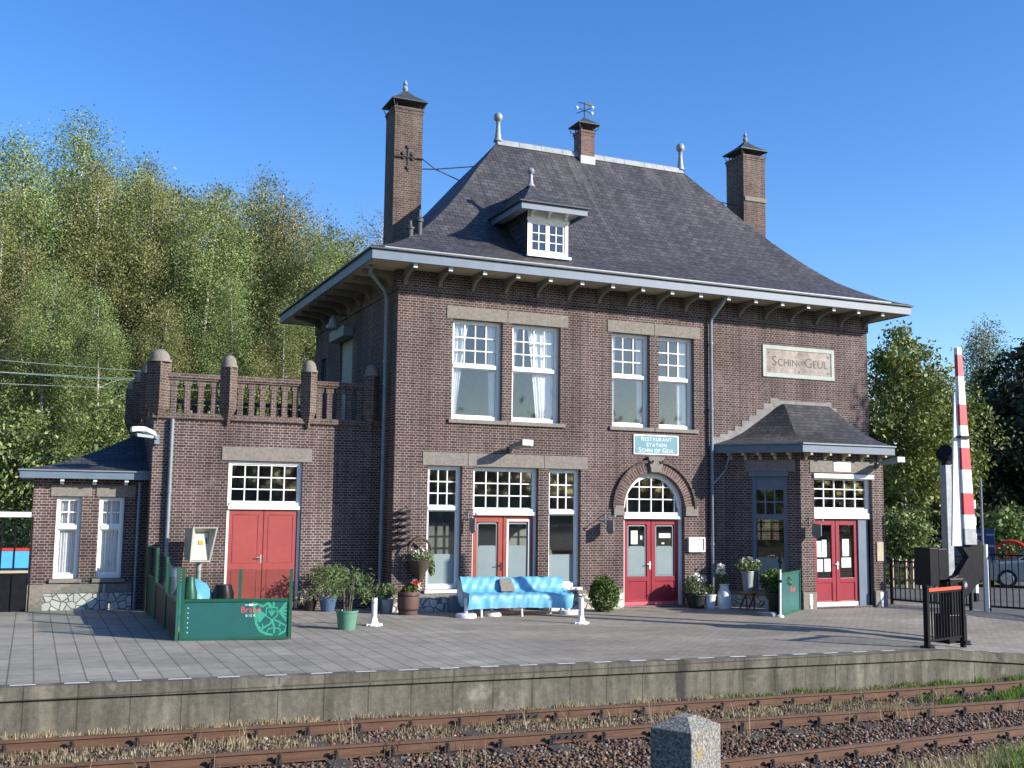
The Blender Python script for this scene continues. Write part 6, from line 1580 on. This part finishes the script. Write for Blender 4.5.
# ================================================================== TREES
def tree_parts(seed, H, kind_, n, leaf):
    r = np.random.default_rng(seed)
    m = MB(); P = []; Tn = []
    lean = r.uniform(-.03, .03, 2)
    def tp(h): return np.array([lean[0]*h+.12*math.sin(h*.45+seed), lean[1]*h+.12*math.cos(h*.37+seed), h])
    k = 14; r0 = H*(.0105 if kind_ in ('birch', 'bare') else .013)
    m.tube([Vector(tp(H*.90*i/k)) for i in range(k+1)], [r0*(1-.93*(i/k)**.9)+.008 for i in range(k+1)], 8)
    cb = {'birch': .16, 'poplar': .20, 'dense': .03, 'bare': .25, 'round': .22, 'high': .66}[kind_]
    nb = {'birch': 64, 'poplar': 74, 'dense': 80, 'bare': 46, 'round': 46, 'high': 40}[kind_]
    tips = []
    for b in range(nb):
        s = cb+(1-cb)*((b+r.random())/nb); h = H*s
        u = (s-cb)/(1-cb)
        if kind_ == 'birch': R0 = H*.175*(math.sin(math.pi*min(1, .18+.80*u**.72))**.8)
        elif kind_ == 'bare': R0 = H*.16*(math.sin(math.pi*min(1, .2+.8*u))**.8)+.2
        elif kind_ == 'poplar': R0 = H*.30*(1-u)**.75*(.45+.55*min(1, u*5))+.25
        elif kind_ in ('dense', 'high'): R0 = H*.26*math.sin(math.pi*min(1, .25+.75*u))**.7+.2
        else: R0 = H*.38*math.sin(math.pi*min(1, .12+.86*u))**.6+.05
        R0 *= r.uniform(.55, 1.15)
        a = b*2.39996+r.normal(0, .3)
        base = tp(h*.93); d = np.array([math.cos(a), math.sin(a), 0])
        rise = {'birch': .45, 'bare': .9, 'poplar': .8, 'dense': .25, 'round': .35, 'high': .5}[kind_]
        e = base+d*R0+np.array([0, 0, R0*rise])
        mid = base+d*R0*.5+np.array([0, 0, R0*rise*.65])
        m.tube([Vector(base), Vector(mid), Vector(e)], [max(.010, r0*.36*(1-u*.8)), max(.007, r0*.18*(1-u*.7)), .004], 5, 0 if kind_ == 'birch' and b % 5 == 0 else 1, cap=False)
        tips.append((base, mid, e, R0, u))
        if kind_ in ('bare', 'birch'):
            for q in range(4 if kind_ == 'bare' else 2):
                f = r.uniform(.4, 1); p = base+(e-base)*f; dd = r.normal(0, .5, 3)*R0*.5; dd[2] = abs(dd[2])*(1.2 if kind_ == 'bare' else .3)
                m.tube([Vector(p), Vector(p+dd)], [.010, .003], 4, 1, cap=False)
    w = np.array([t_[3]**1.3+.25 for t_ in tips]); w /= w.sum()
    for (base, mid, e, R0, u), ww in zip(tips, w):
        c = max(4, int(n*ww))
        if kind_ == 'poplar': c = int(c*(1-.45*u))
        ncl = max(2, int(c/(165 if kind_ == 'birch' else 60 if n > 20000 else 26))); f = r.uniform(.2, 1.04, ncl)**.7
        cc = base+(e-base)*f[:, None]+r.normal(0, .12+.05*R0, (ncl, 3))
        ct = r.random(ncl)*.7
        idx = r.integers(0, ncl, c)
        if kind_ in ('birch', 'bare'):
            off_ = r.normal(0, 1, (c, 3))*np.array([.34, .34, .28]); off_[:, 2] -= np.abs(r.normal(0, .62, c))
        else: off_ = r.normal(0, 1, (c, 3))*(.20+.04*R0)
        P.append(cc[idx]+off_); Tn.append(np.clip(ct[idx]+r.random(c)*.35, 0, 1))
    P = np.concatenate(P); Tn = np.concatenate(Tn)
    k_ = P[:, 2] > .15
    return m, P[k_], Tn[k_]
def make_tree(name, label, cat, loc, seed, H, kind_, n, leaf, lmat, bmat, rotz=0, scale=None, group=None):
    t = thing(name, label, cat, (0, 0, 0), group)
    m, P, Tn = tree_parts(seed, H, kind_, n, leaf)
    obj('trunk', m, [bmat, 'twig'], t, smooth=True)
    leafcloud('crown', P, leaf, lmat, seed, t, .5, Tn, .3 if kind_ == 'birch' else 0)
    t.location = loc; t.rotation_euler = (0, 0, rotz)
    if scale: t.scale = scale
    return t
protos = {}
def wood_tree(px, ty, Y, variety, label, name='birch_tree', lm=None):
    spec = {'b1': (101, 'birch', 80000, .052, 'leaf_birch', 'birch'), 'b2': (102, 'birch', 80000, .052, 'leaf_olive', 'birch'), 'b3': (103, 'birch', 80000, .052, 'leaf_birch', 'birch'),
            'b4': (104, 'birch', 80000, .052, 'leaf_olive', 'birch'), 's1': (105, 'bare', 8000, .06, 'leaf_brown', 'birch'), 'd1': (106, 'dense', 60000, .066, 'leaf_olive', 'bark'), 'd2': (107, 'dense', 60000, .066, 'leaf_birch', 'bark')}[variety]
    b = at(px, 570, Y); top = at(px, ty, Y)[2]; H = 20.0; s = top/(H*(.93 if variety[0] == 'b' else .97))
    loc = (b[0], Y, -.05)
    rz_ = rng.uniform(0, 6.28); sc = (s*rng.uniform(.92, 1.1),)*2+(s,)
    grp = 'trees of the wood behind the station'
    if variety not in protos:
        protos[variety] = make_tree(name, label, 'tree', loc, spec[0], H, spec[1], spec[2], spec[3], spec[4], spec[5], rz_, sc, grp)
    else:
        t = copy_tree(protos[variety], loc, rz_, sc, label); t.name = name
WOOD = [(12, 132, 33, 'b1', 'tall green birch at the left edge of the photo'), (48, 110, 36, 'b3', 'tallest birch, its thin tip standing above the wood at the left'),
        (84, 158, 32, 'b2', 'olive birch just right of the tallest birch'), (112, 152, 38, 'b1', 'green birch behind, its top level with its neighbours near the left'),
        (140, 160, 33, 'b4', 'olive birch above the corner pillar of the terrace'), (168, 172, 39, 'd1', 'dense-topped tree above the left part of the terrace'),
        (192, 190, 32, 'b3', 'green birch with pale trunk above the second terrace pillar'), (215, 172, 41, 'd1', 'dense-topped olive tree farther back in the middle of the wood'),
        (252, 176, 35, 'b4', 'brownish birch with the pale forked trunk above the terrace'), (286, 200, 33, 'b2', 'olive birch near the left eaves of the station'),
        (322, 208, 39, 'd1', 'dense olive tree peeping over the left eaves'), (308, 232, 30, 'b1', 'lower green birch beside the left eaves'),
        (364, 196, 44, 's1', 'thin almost bare birch left of the tall left chimney'), (392, 205, 47, 's1', 'thin bare birch half hidden by the tall left chimney'),
        (346, 228, 42, 'd1', 'dense olive tree between the left eaves and the thin bare birch'), (265, 168, 44, 's1', 'bare-twigged birch rising behind the brownish birch'), (30, 262, 26, 'b3', 'shorter green birch low at the left edge'),
        (92, 285, 25, 'b1', 'short leafy birch above the annex roof'), (150, 300, 27, 'b2', 'short olive birch behind the terrace corner'),
        (225, 275, 27, 'b3', 'short green birch behind the terrace balustrade'), (-25, 180, 30, 'b2', 'olive birch cut by the left edge of the photo'), (275, 300, 26, 'b4', 'short brownish birch behind the third terrace pillar')]
for a in WOOD: wood_tree(*a, name={'d': 'broadleaf_tree', 's': 'bare_birch'}.get(a[3][0], 'birch_tree'))
# the far wood behind them and the undergrowth at its foot, each one mass
r = np.random.default_rng(77)
def mass(name, n, ncl, xr, yr, topf, zlo, size, mat, seed, spread=.9):
    r = np.random.default_rng(seed)
    px = r.uniform(*xr, ncl); Y = r.uniform(*yr, ncl)
    c = np.array([at(p, 570, y) for p, y in zip(px, Y)])
    z = np.array([zlo+(at(p, topf(p), y)[2]-zlo)*(q**.8) for p, y, q in zip(px, Y, r.random(ncl))])
    c[:, 2] = z; i = r.integers(0, ncl, n)
    P = c[i]+r.normal(0, spread, (n, 3))*np.array([1, 1, .8]); tn = np.clip(r.random(ncl)[i]*.6+r.random(n)*.45, 0, 1)
    k = P[:, 2] > .1
    return kind(leafcloud(name, P[k], size, mat, seed, None, .55, tn[k]), 'stuff')
sky_ = lambda p: float(np.interp(p, [-80, 45, 110, 200, 260, 300, 340, 400], [150, 165, 185, 200, 215, 240, 262, 275]))
mass('woodland', 170000, 3700, (-320, 400), (45, 56), sky_, .5, .11, 'leaf_olive', 78, .7)
mass('undergrowth', 56000, 1300, (-320, 390), (23, 30), lambda p: 425+20*math.sin(p*.05), .1, .11, 'leaf_birch', 79, .6)
# trees at the right
q = at(905, 585, 12); H = at(915, 318, 12)[2]
make_tree('poplar_tree', 'tall pale-leaved poplar right of the station, loose at the top', 'tree', (q[0], 12, 0), 201, H, 'poplar', 30000, .10, 'leaf_pop', 'birch')
q = at(940, 585, 15); H = at(940, 372, 15)[2]
make_tree('poplar_tree', 'shorter leafy poplar behind the crossing boom', 'tree', (q[0], 15, 0), 202, H, 'poplar', 22000, .095, 'leaf_pop', 'birch')
q = at(878, 585, 30); H = at(882, 362, 30)[2]
make_tree('bare_tree', 'distant hazy bare tree beside the right wall of the station', 'tree', (q[0], 30, 0), 203, H, 'bare', 2600, .14, 'leaf_brown', 'bark')
q = at(905, 585, 5.2); H = at(905, 514, 5.2)[2]
make_tree('round_tree', 'small round-headed young tree by the picket fence', 'tree', (q[0], 5.2, 0), 204, H, 'round', 3600, .085, 'leaf_birch', 'bark')
q = at(985, 585, 22); H = at(983, 306, 22)[2]
make_tree('birch_tree', 'slender birch with a pale trunk rising right of the boom', 'tree', (q[0], 22, 0), 205, H, 'birch', 42000, .062, 'leaf_olive', 'birch')
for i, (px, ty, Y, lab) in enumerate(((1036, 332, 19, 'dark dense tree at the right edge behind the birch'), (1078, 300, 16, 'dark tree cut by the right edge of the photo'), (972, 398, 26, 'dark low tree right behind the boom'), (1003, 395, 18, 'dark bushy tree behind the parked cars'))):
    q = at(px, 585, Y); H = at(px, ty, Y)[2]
    make_tree('dark_tree', lab, 'tree', (q[0], Y, 0), 210+i, H, 'dense', 16000, .16, 'leaf_shade', 'bark')
mass('hedge', 9000, 240, (945, 1100), (13, 15), lambda p: 520, .1, .16, 'leaf_shade', 80, .5)
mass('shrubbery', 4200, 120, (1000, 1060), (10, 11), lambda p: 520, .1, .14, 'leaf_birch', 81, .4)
mass('far_hedge', 16000, 340, (862, 970), (26, 34), lambda p: 470, .1, .16, 'leaf_shade', 82, .8)
# a roadside tree just outside the frame throws the dapple on the right end of the front
make_tree('roadside_tree', 'leafy roadside tree standing near the tracks beyond the right edge', 'tree', (25.9, -8.2, -.2), 220, 13.8, 'high', 7000, .13, 'leaf_pop', 'bark', 0.0, (.66, .66, 1.0))

# wooded slope on the far side of the line, behind the photographer (seen in the window panes)
r = np.random.default_rng(90)
ncl = 900; a = r.uniform(R(-178), R(8), ncl); d = r.uniform(62, 85, ncl); zc_ = 10.5*r.random(ncl)**.8*(.65+.35*np.sin(a*9+1)**2)
cc = np.stack([2+d*np.cos(a), -10+d*np.sin(a), zc_], 1); i = r.integers(0, ncl, 42000)
P = cc[i]+r.normal(0, 1.5, (42000, 3)); P = P[P[:, 2] > .3]
kind(leafcloud('woodland', P, .42, 'leaf_far', 91, None, .6), 'stuff')

# unseen trees added beyond the left edge, screening skylight from left-facing walls
ncl = 900; i = r.integers(0, ncl, 34000)
cc = np.stack([r.uniform(-46, -27, ncl), r.uniform(-30, 34, ncl), 19*r.random(ncl)**.8], 1)
P = cc[i]+r.normal(0, 1.1, (34000, 3)); P = P[P[:, 2] > .3]
kind(leafcloud('woodland', P, .36, 'leaf_birch', 92, None, .6), 'stuff')

# unseen hills, added to hide the bright low sky from the window reflections
mb = MB(); K = 60
rings = [(84, -.75), (90, 2.2), (97, 3.4), (108, 4.2), (130, 4.8), (220, 5.5)]
def hp(k, q):
    an = R(-186+200*k/K); rad, zz = rings[q]
    return (2+rad*math.cos(an), -10+rad*math.sin(an), zz*(1+.16*math.sin(5*an+q)+.10*math.sin(11*an)) if zz > 0 else zz)
for k in range(K):
    for q in range(len(rings)-1):
        mb.face([hp(k, q), hp(k+1, q), hp(k+1, q+1), hp(k, q+1)])
kind(obj('added_hills', mb, 'ground', smooth=True, sharp=80), 'structure')
